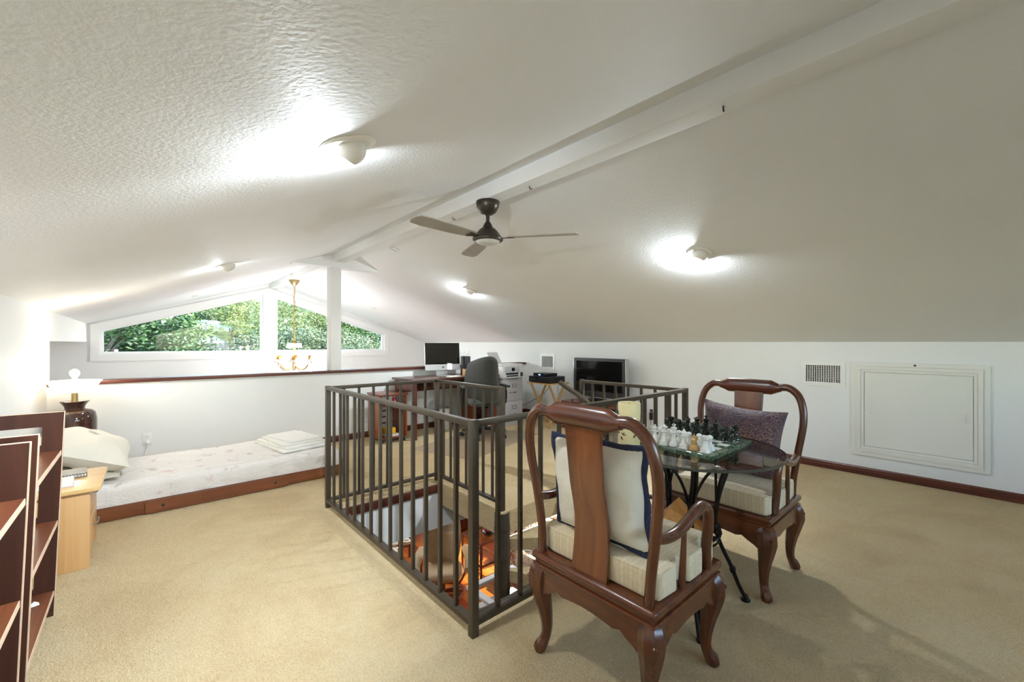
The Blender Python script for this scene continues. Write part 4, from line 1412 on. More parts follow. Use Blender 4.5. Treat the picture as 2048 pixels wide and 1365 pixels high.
t = thing('desk_speaker', 'tall narrow black speaker standing on the desk', 'speaker', (3.555, 5.06, DZ), R(-14))
MB().box(-.045, .045, -.09, .09, 0, .275, .008).build('case', 'black_plastic', t)
MB().box(-.040, .040, -.0925, -.090, .02, .262, .002).build('grille', 'dark_plastic', t)
t = thing('pen_cup', 'pen cup with black pens beside the speaker', 'cup', (3.455, 4.925, DZ))
MB().lathe([(0, 0), (.036, 0), (.038, .004), (.040, .10), (.037, .10), (.034, .006), (0, .006)], 18).build('cup', 'beech', t)
rnd = random.Random(2)
for k in range(7):
    a, r = rnd.uniform(0, 6.28), rnd.uniform(.01, .024)
    MB().cyl((r * .5 * math.cos(a), r * .5 * math.sin(a), .008), (1.5 * r * math.cos(a), 1.5 * r * math.sin(a), rnd.uniform(.14, .19)), .0042, n=7).build('pen', 'black_plastic', t)
t = thing('dried_sprig', 'pale dried grass sprig in a small vase behind the speaker', 'plant', (3.66, 5.22, DZ))
MB().lathe([(0, 0), (.025, 0), (.032, .03), (.026, .08), (.012, .11), (.014, .13), (.010, .13), (0, .12)], 14).build('vase', 'white_plastic', t)
M('sprig', '#d9c3ba', .8)
for k in range(9):
    a, r = rnd.uniform(0, 6.28), rnd.uniform(.02, .08)
    MB().tube(smooth_path([(0, 0, .11), (r * .4 * math.cos(a), r * .4 * math.sin(a), .22), (r * math.cos(a), r * math.sin(a), rnd.uniform(.30, .36))], 4), [.0012 + .0012 * q / 8 for q in range(9)], 5).build('stem', 'sprig', t)
t = thing('eyeglasses', 'pair of dark eyeglasses on the desk in front of the computer', 'glasses', (3.10, 4.94, DZ), R(12))
for s in (-1, 1):
    rim = MB().tube([(s * .034 + .026 * math.cos(q), 0, .022 + .019 * math.sin(q)) for q in [PI / 8 * j for j in range(16)]], .0022, 6, True).build('rim', 'black_plastic', t)
    MB().tube([(s * .062, 0, .03), (s * .066, .06, .026), (s * .060, .13, .004)], .002, 6).build('temple', 'black_plastic', t)
MB().tube([(-.010, 0, .027), (0, -.003, .031), (.010, 0, .027)], .002, 6).build('bridge', 'black_plastic', t)
for lab, x, y, w, d, a in (('white sheet of paper beside the eyeglasses on the desk', 3.29, 4.975, .21, .15, 8), ('white sheet of paper beside the computer mouse on the desk', 3.70, 4.95, .22, .16, -6)):
    tag(MB().box(-w / 2, w / 2, -d / 2, d / 2, 0, .0012).build('paper_sheet', 'paper', loc=(x, y, DZ + .0002), rot=(0, 0, R(a)), smooth=False), lab, 'paper')
t = thing('computer_mouse', 'black computer mouse on the desk by the speaker', 'mouse', (3.70, 5.06, DZ))
mb = MB().ball((0, 0, .002), .05, (.6, 1, .62), 14, 8)
mb.v = [(x, y, max(z, 0)) for x, y, z in mb.v]
mb.build('body', 'black_plastic', t)
MB().box(-.004, .004, .012, .028, .028, .034, .002).build('wheel', 'dark_plastic', t)

def slab(w, h, t_, k=.55, n=16, curve=0.0):
    mb = MB()
    for sg in (-1, 1):
        def fn(u, v):
            a, b = 2 * u - 1, 2 * v - 1
            x, z = a * math.sqrt(1 - k * b * b / 2), b * math.sqrt(1 - k * a * a / 2)
            e = (max(0, 1 - a ** 6) ** .5) * (max(0, 1 - b ** 6) ** .5)
            return (x * w / 2, sg * t_ / 2 * e + curve * (x * x) , z * h / 2)
        g = MB().grid(fn, n, n)
        mb.add(g.v, g.f if sg < 0 else [tuple(reversed(f)) for f in g.f])
    return mb
t = thing('office_chair', 'dark grey fabric office swivel chair at the desk', 'office chair', (3.44, 4.44, .0045), R(-22))
slab(.48, .60, .10, .55, 16, .45).build('backrest', 'chair_fabric', t, (0, -.25, .77), (R(-9), 0, 0), ang=180)
slab(.50, .50, .10, .5, 14).build('seat', 'chair_fabric_green', t, (0, .02, .46), (R(90), 0, 0))
MB().box(-.035, .035, -.262, -.245, .40, .66, .006).box(-.035, .035, -.262, .02, .385, .402, .004).build('back_bracket', 'black_plastic', t)
MB().cyl((0, 0, .08), (0, 0, .25), .028).cyl((0, 0, .25), (0, 0, .41), .018).box(-.09, .09, -.09, .11, .39, .415, .006).build('column', 'black_plastic', t)
for s in (-1, 1):
    MB().tube(smooth_path([(s * .22, .06, .405), (s * .29, .05, .42), (s * .30, .03, .54), (s * .285, .03, .645)], 5), [(.020, .013)] * 16, 8).build('arm_post', 'black_plastic', t)
    MB().box(s * .285 - .035, s * .285 + .035, -.11, .16, .645, .675, .012).build('arm_pad', 'chair_fabric', t)
for k in range(5):
    a = R(72 * k + 20)
    u = Vector((math.cos(a), math.sin(a), 0))
    lg = MB().bar(u * .02 + Vector((0, 0, .105)), u * .30 + Vector((0, 0, .075)), .030, .034, bev=.008).build('base_leg', 'black_plastic', t)
    n_ = Vector((-math.sin(a + .6), math.cos(a + .6), 0))
    mb = MB()
    for s in (-1, 1):
        mb.cyl(u * .31 + n_ * s * .006 + Vector((0, 0, .027)), u * .31 + n_ * s * .026 + Vector((0, 0, .027)), .026, n=14)
    mb.cyl(u * .31 + Vector((0, 0, .03)), u * .31 + Vector((0, 0, .075)), .008, n=8)
    mb.build('castor', 'black_plastic', lg)
o = MB().box(0, 1.50, 0, .895, 0, .0035, .0015, 1).build('chair_mat', 'chair_mat', loc=(2.62, 3.62, .0005), rot=(0, 0, R(17)))
tag(o, 'translucent brown plastic floor mat under the office chair', 'floor mat')

# rolling cart left of the desk
t = thing('rolling_cart', 'small red-brown wooden rolling cart left of the desk', 'cart', (2.19, 4.90, 0))
MB().box(-.01, .36, -.01, .40, .585, .607, .003).build('top', 'red_brown', t)
for x in (0, .334):
    MB().box(x, x + .018, 0, .39, .055, .585, .002).build('side_panel', 'orange_wood', t)
MB().box(.018, .334, 0, .39, .055, .073).build('bottom_shelf', 'red_brown', t)
for z in (.18, .26, .34, .42):
    MB().box(.018, .334, .36, .375, z, z + .02).build('back_slat', 'red_brown', t)
MB().box(.018, .334, .01, .38, .455, .470).build('shelf', 'red_brown', t)
for x, y in ((.03, .03), (.32, .03), (.03, .36), (.32, .36)):
    MB().cyl((x - .012, y, .020), (x + .012, y, .020), .020, n=12).box(x - .006, x + .006, y - .006, y + .006, .02, .055).build('castor', 'black_plastic', t)
t = thing('bottle', 'red bottle with a white label in the rolling cart', 'bottle', (2.41, 5.00, .470))
MB().lathe([(0, 0), (.022, 0), (.024, .004), (.024, .06), (.012, .075), (.010, .085)], 14).build('body', 'bottle_red', t)
MB().lathe([(.0245, .012), (.0245, .038)], 14).build('label', 'paper', t)
MB().cyl((0, 0, .085), (0, 0, .100), .012, n=10).build('cap', 'white_plastic', t)
for lab, x, z, mt, h in (('crumpled white plastic packet in the rolling cart', 2.30, .470, 'paper', .05), ('yellow snack packet on the magazines in the rolling cart', 2.34, .1003, 'box_yellow', .08)):
    o = MB().cbox((0, 0, h / 2), (.12, .16, h), .015, Euler((0, 0, R(12))))
    o = o.build('packet', mt, loc=(x, 5.02, z))
    tag(o, lab, 'packet')
for i in range(3):
    t = thing('magazine', ['red-covered magazine at the bottom of the cart stack', 'white magazine in the middle of the cart stack', 'grey magazine on top of the cart stack'][i], 'magazine', (2.365, 5.03, .073 + i * .009), R(4 * i - 3), 'magazines in the rolling cart')
    MB().box(-.08, .08, -.10, .10, 0, .0085).build('pages', 'paper', t)
    MB().box(-.081, .081, -.101, .101, .0075, .0088).build('cover', ('box_red', 'paper', 'grey_paper')[i], t)

# shelf with books under the right of the desk, white bin
t = thing('rolling_shelf', 'orange-brown wooden rolling bookshelf under the desk', 'shelf', (3.66, 4.96, 0))
for x in (0, .222):
    MB().box(x, x + .018, 0, .36, .06, .56, .002).build('side_panel', 'orange_wood', t)
for z in (.06, .30, .545):
    MB().box(.018, .222, 0, .36, z, z + .015).build('shelf_board', 'red_brown', t)
for x, y in ((.02, .03), (.22, .03), (.02, .33), (.22, .33)):
    MB().cyl((x - .012, y, .022), (x + .012, y, .022), .022, n=12).box(x - .006, x + .006, y - .006, y + .006, .02, .06).build('castor', 'black_plastic', t)
for i, (w, h, mt, lab) in enumerate(((.03, .20, 'box_red', 'red-spined book in the rolling bookshelf'), (.024, .18, 'paper', 'white-spined book in the rolling bookshelf'), (.036, .21, 'dark_plastic', 'black-spined book in the rolling bookshelf'), (.028, .19, 'grey_paper', 'grey-spined book in the rolling bookshelf'))):
    x = 3.685 + sum((.03, .024, .036, .028)[:i]) + .006 * i
    b = thing('book', lab, 'book', (x, 5.00, .3155), 0, 'books in the rolling bookshelf')
    MB().box(.002, w - .002, .004, .15, .002, h - .002).build('pages', 'paper', b)
    MB().box(0, w, 0, .004, 0, h).box(0, .002, 0, .152, 0, h).box(w - .002, w, 0, .152, 0, h).build('cover', mt, b)
t = thing('waste_bin', 'white plastic waste bin under the desk', 'bin', (3.28, 5.22, 0))
MB().lathe([(0, 0), (.095, 0), (.10, .01), (.125, .30), (.130, .305), (.122, .305), (.095, .012), (0, .012)], 24).build('bucket', 'white_plastic', t)
MB().lathe([(.124, .292), (.134, .294), (.134, .312), (.122, .312)], 24).build('rim', 'printer_grey', t)

# file cabinet and printer
t = thing('file_cabinet', 'light grey two-drawer metal file cabinet beneath the printer', 'file cabinet', (4.03, 4.76, 0))
MB().box(0, .38, 0, .62, .0, .71, .004).build('body', 'cabinet_grey', t)
for k, (z0, z1) in enumerate(((.375, .680), (.050, .362))):
    d = MB().box(.012, .368, -.016, 0, z0, z1, .004).build('drawer', 'cabinet_grey', t)
    zz = z0 + .225
    mb = MB()
    for a in ((-.042, .042, .022, .027), (-.042, .042, -.027, -.022), (-.042, -.037, -.022, .022), (.037, .042, -.022, .022)):
        mb.box(.20 + a[0], .20 + a[1], -.021, -.016, zz + a[2], zz + a[3])
    mb.build('label_holder', 'steel', d, smooth=False)
    mb = MB()
    zz = z0 + .115
    for x0, x1, h in ((.105, .122, .016), (.142, .147, .016), (.147, .158, .005), (.172, .178, .010), (.182, .245, .012)):
        mb.box(x0, x1, -.0175, -.0160, zz, zz + h)
    mb.build('lettering', 'cord_black', d, smooth=False)
MB().lathe([(0, 0), (.010, 0), (.008, .006), (0, .007)], 12, (0, 0, 0), Matrix.Translation((.27, 0, .695)) @ Matrix.Rotation(PI / 2, 4, 'X')).build('lock', 'steel', t)

t = thing('printer', 'white inkjet printer with paper on the file cabinet', 'printer', (4.015, 4.75, .7105))
MB().box(0, .41, 0, .36, .0, .185, .012).build('body', 'printer_white', t)
MB().box(-.004, .414, .02, .364, .185, .212, .008).build('scanner_lid', 'printer_white', t)
MB().box(.035, .325, -.006, .004, .085, .180, .004).build('control_panel', 'printer_grey', t)
MB().box(.165, .225, -.009, -.005, .108, .158, .002).build('display', 'screen', t)
MB().box(.055, .305, -.004, .006, .055, .082, .002).build('paper_slot', 'black_plastic', t)  # black strip stands in for the shaded recess of the paper opening
o = MB().box(.045, .315, -.09, .006, .012, .026, .004).build('output_tray', 'printer_grey', t)
MB().box(.070, .300, -.005, .006, .026, .044).build('tray_gap_shade', 'black_plastic', t)  # dark strip painted in for the shade of the gap over the tray
for k in range(4):
    MB().box(.345 + .014 * k, .355 + .014 * k, -.003, .003, .02, .085, .001).build('ink_window', 'dark_plastic', t)
for z in (.12, .155):
    MB().box(.350, .395, -.003, .003, z, z + .014, .001).build('badge', 'printer_grey', t)
o = MB().add([(0, 0, 0), (.21, 0, 0), (.20, .11, .17), (-.01, .11, .17), (0, .001, 0), (.21, .001, 0), (.20, .111, .17), (-.01, .111, .17)], [(0, 1, 2, 3), (7, 6, 5, 4), (0, 4, 5, 1), (1, 5, 6, 2), (2, 6, 7, 3), (3, 7, 4, 0)]).build('paper_sheet', 'grey_paper', loc=(4.06, 5.08, .9235), smooth=False)
tag(o, 'grey sheet of paper standing in the back of the printer', 'paper')

# tray table with recorder and set-top box
t = thing('tray_table', 'folding wooden tray table by the knee wall', 'table', (4.40, 4.15, 0))
MB().box(0, .40, .0, .50, .635, .652, .003).build('tray_top', 'tray_wood', t)
for y in (-.03, .50):
    MB().box(.06, .34, y, y + .03, .638, .650, .003).build('end_lip', 'tray_wood', t)
for y in (.05, .42):
    MB().bar((.02, y, .634), (.36, y, .012), .018, .030).build('leg', 'tray_wood', t)
    MB().bar((.38, y + .02, .634), (.04, y + .02, .012), .018, .030).build('leg', 'tray_wood', t)
for x in (.04, .36):
    MB().box(x - .012, x + .012, .07, .42, .05, .072, .003).build('stretcher', 'tray_wood', t)
t = thing('video_recorder', 'black video recorder lying on the tray table', 'electronics', (4.40, 4.18, .6525))
MB().box(.0, .34, .0, .42, .008, .095, .004).build('case', 'dark_plastic', t)
MB().box(-.006, .002, .004, .416, .012, .092, .002).build('front', 'black_plastic', t)
MB().box(-.009, -.005, .22, .38, .055, .080, .002).build('tape_slot', 'screen', t)
for x, y in ((.03, .03), (.31, .03), (.03, .39), (.31, .39)):
    MB().cyl((x, y, 0), (x, y, .008), .014, n=10).build('foot', 'black_plastic', t)
t = thing('set_top_box', 'small black set-top box on the video recorder', 'electronics', (4.42, 4.24, .7478))
MB().box(.0, .22, .0, .29, .005, .048, .006).build('case', 'black_plastic', t)
MB().box(-.004, .002, .01, .28, .010, .043, .002).build('front', 'screen', t)
M('blue_led', '#3d6fd0', .4, emit='#5b93ff', estr=3)
MB().box(-.0055, -.0035, .13, .17, .018, .030).build('display', 'blue_led', t)
for x, y in ((.02, .02), (.20, .02), (.02, .27), (.20, .27)):
    MB().cyl((x, y, 0), (x, y, .005), .01, n=8).build('foot', 'black_plastic', t)
o = MB().tube(smooth_path([(4.738, 4.52, .70), (4.80, 4.53, .70), (4.838, 4.56, .64), (4.84, 4.62, .52), (4.76, 4.70, .40), (4.60, 4.77, .32), (4.47, 4.85, .24), (4.47, 4.95, .10)], 6), .004, 6).build('cable', 'cord_black')
tag(o, 'black cable drooping from the video recorder toward the file cabinet', 'cable')
o = MB().tube(smooth_path([(4.738, 4.40, .70), (4.80, 4.40, .70), (4.838, 4.41, .64), (4.85, 4.42, .50), (4.84, 4.32, .36), (4.88, 4.27, .22), (5.02, 4.24, .06)], 6), .003, 6).build('cable', 'cord_grey')
tag(o, 'thin grey cable hanging behind the tray table', 'cable')

# television and console
t = thing('tv_console', 'low orange-brown wooden television console along the knee wall', 'console', (4.62, 3.12, 0))
MB().box(.0, .46, .0, 1.03, .375, .40, .004).build('top', 'red_brown', t)
for y in (0, .50, 1.01):
    MB().box(.01, .46, y, y + .02, .0, .375, .002).build('upright', 'orange_wood', t)
MB().box(.44, .455, .02, 1.01, .03, .375).build('back_panel', 'red_brown', t)
MB().box(.01, .44, .02, 1.01, .03, .05).build('bottom_panel', 'red_brown', t)
MB().box(.01, .44, .02, .50, .20, .215).build('shelf', 'red_brown', t)
for z0, z1 in ((.055, .205), (.215, .365)):
    d = MB().box(.0, .02, .525, 1.005, z0, z1, .003).build('drawer', 'orange_wood', t)
    MB().tube([(.0, .70, (z0 + z1) / 2), (-.018, .70, (z0 + z1) / 2), (-.018, .83, (z0 + z1) / 2), (.0, .83, (z0 + z1) / 2)], .005, 8).build('handle', 'steel', d)
t = thing('disc_player', 'silver disc player in the television console', 'electronics', (4.66, 3.20, .2155))
MB().box(.0, .30, .0, .38, .0, .06, .004).build('case', 'silver', t)
MB().box(-.004, .002, .03, .30, .02, .032, .001).build('disc_slot', 'black_plastic', t)  # shade inside the disc opening, laid on as a black strip
MB().cyl((-.006, .34, .03), (.0, .34, .03), .012, n=12).build('knob', 'chrome_dark', t)
t = thing('television', 'black flat television with silver side trim on the console', 'television', (4.86, 3.635, .40))
MB().box(-.035, .045, -.445, .445, .075, .625, .008).build('bezel', 'dark_plastic', t)
MB().box(-.0375, -.034, -.395, .395, .160, .585, .001, 1).build('screen', 'screen', t)
MB().box(.045, .085, -.34, .34, .14, .54, .02).build('back_shell', 'black_plastic', t)
for s in (-1, 1):
    MB().box(-.036, .040, s * .446 - .006, s * .446 + .006, .08, .622, .003).build('side_trim', 'silver', t)
MB().box(-.040, .020, -.40, .40, .066, .078, .004).build('speaker_strip', 'silver', t)
MB().box(-.02, .03, -.10, .10, .015, .08, .006).build('neck', 'black_plastic', t)
MB().box(-.11, .12, -.24, .24, .0, .016, .006).build('stand_foot', 'black_plastic', t)
# ================================================================== STOREY BELOW
struct(MB().box(-1.85, 6.4, YB - .1, YG + .1, LOW - .12, LOW - .014).build('floor_lower', 'red_brown', smooth=False), 'wooden floor of the storey below')
def plank_mat():
    m, nt, b, N, L = newmat('plank')
    oi = N.new('ShaderNodeObjectInfo')
    vec = coords(nt, (1, .1, 1))
    n = noise(nt, vec, 14, 5, .6, .5)
    mx = N.new('ShaderNodeMath'); mx.operation = 'ADD'
    L.new(n, mx.inputs[0]); L.new(oi.outputs['Random'], mx.inputs[1])
    hv = N.new('ShaderNodeMath'); hv.operation = 'MULTIPLY'; hv.inputs[1].default_value = .5
    L.new(mx.outputs[0], hv.inputs[0])
    L.new(ramp(nt, hv.outputs[0], [(.2, '#a03f12'), (.5, '#c9661f'), (.8, '#e39343')]), b.inputs['Base Color'])
    b.inputs['Roughness'].default_value = .28
    b.inputs['Coat Weight'].default_value = .4
plank_mat()
fl = bpy.data.objects['floor_lower']
rnd = random.Random(11)
pw = .135
src = {}
for i in range(27):
    x = 2.55 + i * pw
    y = 4.2 - rnd.uniform(0, 1.2)
    while y < YG:
        ln = rnd.choice((1.0, 1.3, 1.6))
        if ln not in src:
            src[ln] = MB().box(.0012, pw - .0012, .0012, ln - .0012, -.014, 0).build('plank', 'plank', fl, (x, y, LOW), smooth=False)
        else:
            inst(src[ln], 'plank', fl, (x, y, LOW))
        y += ln
LX = 6.2
mb = MB()
w0, w1, wz0, wz1 = 4.2, 6.6, -2.35, -.62
for y0, y1, z0, z1 in ((YB, w0, LOW, -.38), (w1, YG, LOW, -.38), (w0, w1, LOW, wz0), (w0, w1, wz1, -.38)):
    mb.box(LX, LX + .15, y0, y1, z0, z1)
struct(mb.build('wall_lower_right', 'wall_paint', smooth=False), 'white wall of the storey below with a wide window')
struct(MB().box(-1.8, 6.4, YB - .14, YB, LOW, -.36).build('wall_lower_back', 'wall_paint', smooth=False), 'white back wall of the storey below')
w = bpy.data.objects.new('window_3', None)
COL.objects.link(w)
struct(w, 'wide window of the storey below')
for y0, y1, z0, z1 in ((w0, w1, wz0, wz0 + .06), (w0, w1, wz1 - .06, wz1), (w0, w0 + .06, wz0, wz1), (w1 - .06, w1, wz0, wz1), (5.37, 5.43, wz0, wz1)):
    MB().box(LX + .03, LX + .09, y0, y1, z0, z1).build('frame', 'trim_white', w, smooth=False)
for y0, y1 in ((w0 + .06, 5.37), (5.43, w1 - .06)):
    MB().box(LX + .055, LX + .062, y0, y1, wz0 + .06, wz1 - .06).build('pane', 'window_glass', w, smooth=False)

# recliner
t = thing('recliner', 'cream leather recliner with wooden base on the floor below', 'armchair', (3.47, 5.52, LOW), R(-36))
def shell(w, h, t_, k, curve=0.0, n=18, crease=0):
    mb = MB()
    for sg in (-1, 1):
        def fn(u, v):
            a, b = 2 * u - 1, 2 * v - 1
            x, z = a * math.sqrt(1 - k * b * b / 2), b * math.sqrt(1 - k * a * a / 2)
            e = (max(0, 1 - a ** 4) ** .5) * (max(0, 1 - b ** 4) ** .5)
            cr = 0
            if crease:
                for zc0 in (.18, .32):
                    cr += .022 * math.exp(-((b - zc0) / .035) ** 2)
            return (x * w / 2, sg * (t_ / 2 - cr) * e + curve * x * x, z * h / 2)
        g = MB().grid(fn, n, n * 2)
        mb.add(g.v, g.f if sg < 0 else [tuple(reversed(f)) for f in g.f])
    return mb
shell(.54, .86, .20, .75, -.25, 16, 1).build('backrest', 'cream_leather', t, (0, .22, .79), (R(-18), 0, 0), ang=180)
shell(.60, .62, .18, .5).build('seat', 'cream_leather', t, (0, -.10, .40), (R(84), 0, 0), ang=180)
for s in (-1, 1):
    MB().tube(smooth_path([(s * .34, .24, .58), (s * .38, .05, .55), (s * .40, -.18, .53), (s * .39, -.30, .50)], 5), [(.05 + .012 * math.sin(PI * i / 15), .075) for i in range(16)], 12).build('arm', 'cream_leather', t)
    MB().tube(smooth_path([(s * .33, .10, .50), (s * .33, .04, .30), (s * .20, .02, .10), (s * .05, 0, .06)], 5), [(.02, .03)] * 16, 8).build('arm_support', 'orange_wood', t)
MB().tube([(.30 * math.cos(2 * PI * q / 32), .30 * math.sin(2 * PI * q / 32), .022) for q in range(32)], [(.020, .032)] * 32, 8, True).build('base_ring', 'orange_wood', t)
MB().bar((-.30, 0, .045), (.30, 0, .045), .06, .03).cyl((0, 0, .05), (0, 0, .33), .03).build('base_column', 'orange_wood', t)

# coffee table, side table, sofa
t = thing('coffee_table', 'white framed glass coffee table on red wooden legs on the floor below', 'table', (3.40, 3.98, LOW))
for x, y in ((.02, .02), (.80, .02), (.02, .78), (.80, .78)):
    MB().box(x, x + .05, y, y + .05, 0, .40, .004).build('leg', 'red_brown', t)
for a in ((0, .87, 0, .09), (0, .87, .76, .85), (0, .09, .09, .76), (.78, .87, .09, .76)):
    MB().box(a[0], a[1], a[2], a[3], .40, .44, .003).build('frame', 'white_plastic', t)
MB().box(.09, .78, .09, .76, .420, .430).build('glass_top', 'clear_glass', t, smooth=False)
MB().box(.05, .82, .05, .80, .13, .15).build('lower_shelf', 'white_plastic', t)
t = thing('book', 'picture book on the lower shelf of the coffee table', 'book', (3.75, 4.40, LOW + .1505), R(20))
MB().box(-.15, .15, -.11, .11, 0, .025).build('pages', 'paper', t)
MB().box(-.152, .152, -.112, .112, .025, .029).build('cover', 'box_red', t)
t = thing('side_table', 'dark red side table with two glass shelves on the floor below', 'table', (4.08, 5.38, LOW))
for x, y in ((0, 0), (.42, 0), (0, .52), (.42, .52)):
    MB().box(x, x + .03, y, y + .03, 0, .60, .003).build('leg', 'red_brown', t)
for z in (.22, .575):
    for a in ((.03, .42, 0, .03), (.03, .42, .52, .55), (0, .03, .03, .52), (.42, .45, .03, .52)):
        MB().box(a[0], a[1], a[2], a[3], z, z + .025).build('rail', 'red_brown', t, smooth=False)
    MB().box(.02, .43, .02, .53, z + .025, z + .033).build('glass_shelf', 'clear_glass', t, smooth=False)
t = thing('flower_bowl', 'dark bowl of red flowers on the glass side table', 'plant', (4.36, 5.55, LOW + .6085))
MB().lathe([(0, 0), (.06, 0), (.10, .05), (.11, .08), (.10, .08), (.05, .01), (0, .01)], 18).build('bowl', 'black_plastic', t)
for k in range(9):
    a, r = k * 2.4, .02 + .008 * k
    MB().ball((r * math.cos(a), r * math.sin(a), .10 + .012 * (k % 3)), .032, (1, 1, .8), 8, 6).build('flower', 'red_lacquer', t)
def sofa(label, loc, rz, w):
    t = thing('sofa', label, 'sofa', loc, rz)
    MB().box(-w / 2, w / 2, -.42, .42, .10, .30, .03).build('base', 'floral', t)
    MB().box(-w / 2, w / 2, .22, .46, .28, .86, .07, 3).build('backrest', 'floral', t)
    for s in (-1, 1):
        MB().box(s * w / 2 - .12, s * w / 2 + .12, -.44, .44, .10, .60, .08, 3).build('arm', 'floral', t)
    n = 2
    for k in range(n):
        x = -w / 2 + .13 + k * (w - .26) / n
        MB().box(x + .005, x + (w - .26) / n - .005, -.44, .22, .30, .46, .05, 3).build('seat_cushion', 'floral', t)
        MB().box(x + .01, x + (w - .26) / n - .01, .08, .26, .46, .84, .07, 3).build('back_cushion', 'floral', t)
    for x, y in ((-w / 2 + .05, -.36), (w / 2 - .05, -.36), (-w / 2 + .05, .36), (w / 2 - .05, .36)):
        MB().box(x - .03, x + .03, y - .03, y + .03, 0, .10).build('foot', 'red_brown', t)
sofa('floral sofa beside the glass coffee table on the floor below', (5.02, 4.50, LOW), R(-90), 1.5)
sofa('floral love seat under the wide window on the floor below', (5.62, 6.25, LOW), R(-90), 1.2)
# dark red sideboard and chairs at the left
t = thing('sideboard', 'dark red wooden sideboard against the wall on the floor below', 'sideboard', (4.55, 7.05, LOW))
MB().box(0, .62, 0, .45, .06, .66, .004).build('body', 'red_brown', t)
MB().box(-.02, .64, -.02, .47, .66, .69, .004).build('top', 'red_brown', t)
for x in (.02, .32):
    d = MB().box(x, x + .28, -.012, .002, .09, .63, .003).build('door', 'trim_wood', t)
    MB().ball((x + (.25 if x < .1 else .03), -.02, .36), .012, n=8, k=6).build('knob', 'brass', d)
for x, y in ((.03, .03), (.55, .03), (.03, .38), (.55, .38)):
    MB().box(x, x + .05, y, y + .05, 0, .06).build('foot', 'red_brown', t)
def dining(label, loc, rz):
    t = thing('dining_chair', label, 'chair', loc, rz, 'red wooden chairs on the floor below')
    MB().box(-.22, .22, -.22, .22, .42, .47, .015).build('seat', 'floral', t)
    for x in (-.20, .20):
        MB().bar((x, -.20, 0), (x, -.20, .42), .035).build('leg', 'red_brown', t)
        MB().bar((x, .20, 0), (x, .26, .98), .035).build('back_post', 'red_brown', t)
    MB().box(-.20, .20, .235, .265, .88, .98, .01).build('top_rail', 'red_brown', t)
    for s in (-1, 1):
        MB().bar((s * .18, .225, .50), (-s * .18, .25, .88), .02).build('back_slat', 'red_brown', t)
    MB().bar((-.20, -.20, .2), (.20, -.20, .2), .022).build('stretcher', 'red_brown', t)
dining('red wooden chair with crossed back beside the low red table on the floor below', (4.25, 7.88, LOW), R(-70))
dining('red wooden chair with floral seat nearest the half wall on the floor below', (2.95, 6.35, LOW), R(150))
dining('red wooden chair with floral seat behind the recliner on the floor below', (3.35, 6.75, LOW), R(160))
t = thing('low_table', 'low table with a bright red cloth on the floor below', 'table', (3.18, 7.25, LOW))
MB().box(0, .75, 0, .55, .38, .42, .004).build('top', 'red_brown', t)
for x, y in ((.03, .03), (.67, .03), (.03, .47), (.67, .47)):
    MB().box(x, x + .05, y, y + .05, 0, .38).build('leg', 'red_brown', t)
MB().box(-.004, .754, .05, .50, .421, .426).build('cloth', 'red_lacquer', t)
# ================================================================== OUTDOORS
def ground_z(x, y):
    return -6.5 + max(0, y - 14) * .095 + .6 * math.sin(x * .11 + y * .07)
g = MB().grid(lambda u, v: (-40 + 110 * u, 10.5 + 150 * v ** 1.4, ground_z(-40 + 110 * u, 10.5 + 150 * v ** 1.4)), 40, 40)
struct(g.build('ground', 'leaf_dark'), 'green hillside beyond the gable windows')
g = MB().grid(lambda u, v: (-260 + 700 * u, 430 + 30 * v, -40 + v * (108 + 20 * math.sin(u * 9) + 14 * math.sin(u * 23 + 1) + 5 * math.sin(u * 61))), 90, 14)
o = g.build('mountain', 'mountain')
tag(o, 'far mountain ridge behind the trees', 'mountain')

def crown_mesh(name, seed, n, rx, rz, leaf):
    rnd = random.Random(seed)
    cl = []
    for _ in range(46):
        while True:
            p = Vector((rnd.uniform(-1, 1), rnd.uniform(-1, 1), rnd.uniform(-1, 1)))
            if .35 < p.length < 1: break
        cl.append((Vector((p.x * rx, p.y * rx, p.z * rz)), rnd.uniform(.45, .95)))
    vs, fs = [], []
    for i in range(n):
        c, r = rnd.choice(cl)
        d = Vector((rnd.gauss(0, 1), rnd.gauss(0, 1), rnd.gauss(0, .6)))
        p = c + d.normalized() * r * rnd.uniform(.4, 1.05)
        a = Vector((rnd.uniform(-1, 1), rnd.uniform(-1, 1), rnd.uniform(-.5, .5))).normalized()
        b = a.cross(Vector((rnd.uniform(-1, 1), rnd.uniform(-1, 1), rnd.uniform(-1, 1)))).normalized()
        s = leaf * rnd.uniform(.6, 1.3)
        k = len(vs)
        vs += [p - a * s, p + b * s * .45, p + a * s, p - b * s * .45]
        fs.append((k, k + 1, k + 2, k + 3))
    mb = MB()
    mb.v, mb.f = [tuple(v) for v in vs], fs
    return mb, cl
CR = {}
for key, (seed, mat, rx, rz, leaf) in {'g1': (1, 'leaf_green', 2.9, 2.2, .17), 'g2': (2, 'leaf_dark', 2.8, 2.4, .17), 'o1': (3, 'leaf_olive', 3.1, 2.1, .15), 'o2': (4, 'leaf_olive', 2.7, 2.3, .14), 'y1': (5, 'leaf_grey', 2.8, 2.0, .15)}.items():
    mb, cl = crown_mesh('crown', seed, 13000, rx, rz, leaf * .62)
    me = mb.mesh('crown', False)
    me.materials.append(MATS[mat])
    tr = MB().tube(smooth_path([(0, 0, -6.5), (.15, .1, -3.5), (0, 0, -1.2), (.1, 0, .6)], 4), [.30 - .018 * i for i in range(13)], 8)
    for c, r in cl[:14]:
        tr.tube(smooth_path([(0, 0, -1.8 + .06 * c.z), c * .45 + Vector((0, 0, -.5)), c], 4), [.10 - .009 * i for i in range(9)], 5)
    tm = tr.mesh('trunk')
    tm.materials.append(MATS['bark'])
    CR[key] = (me, tm)
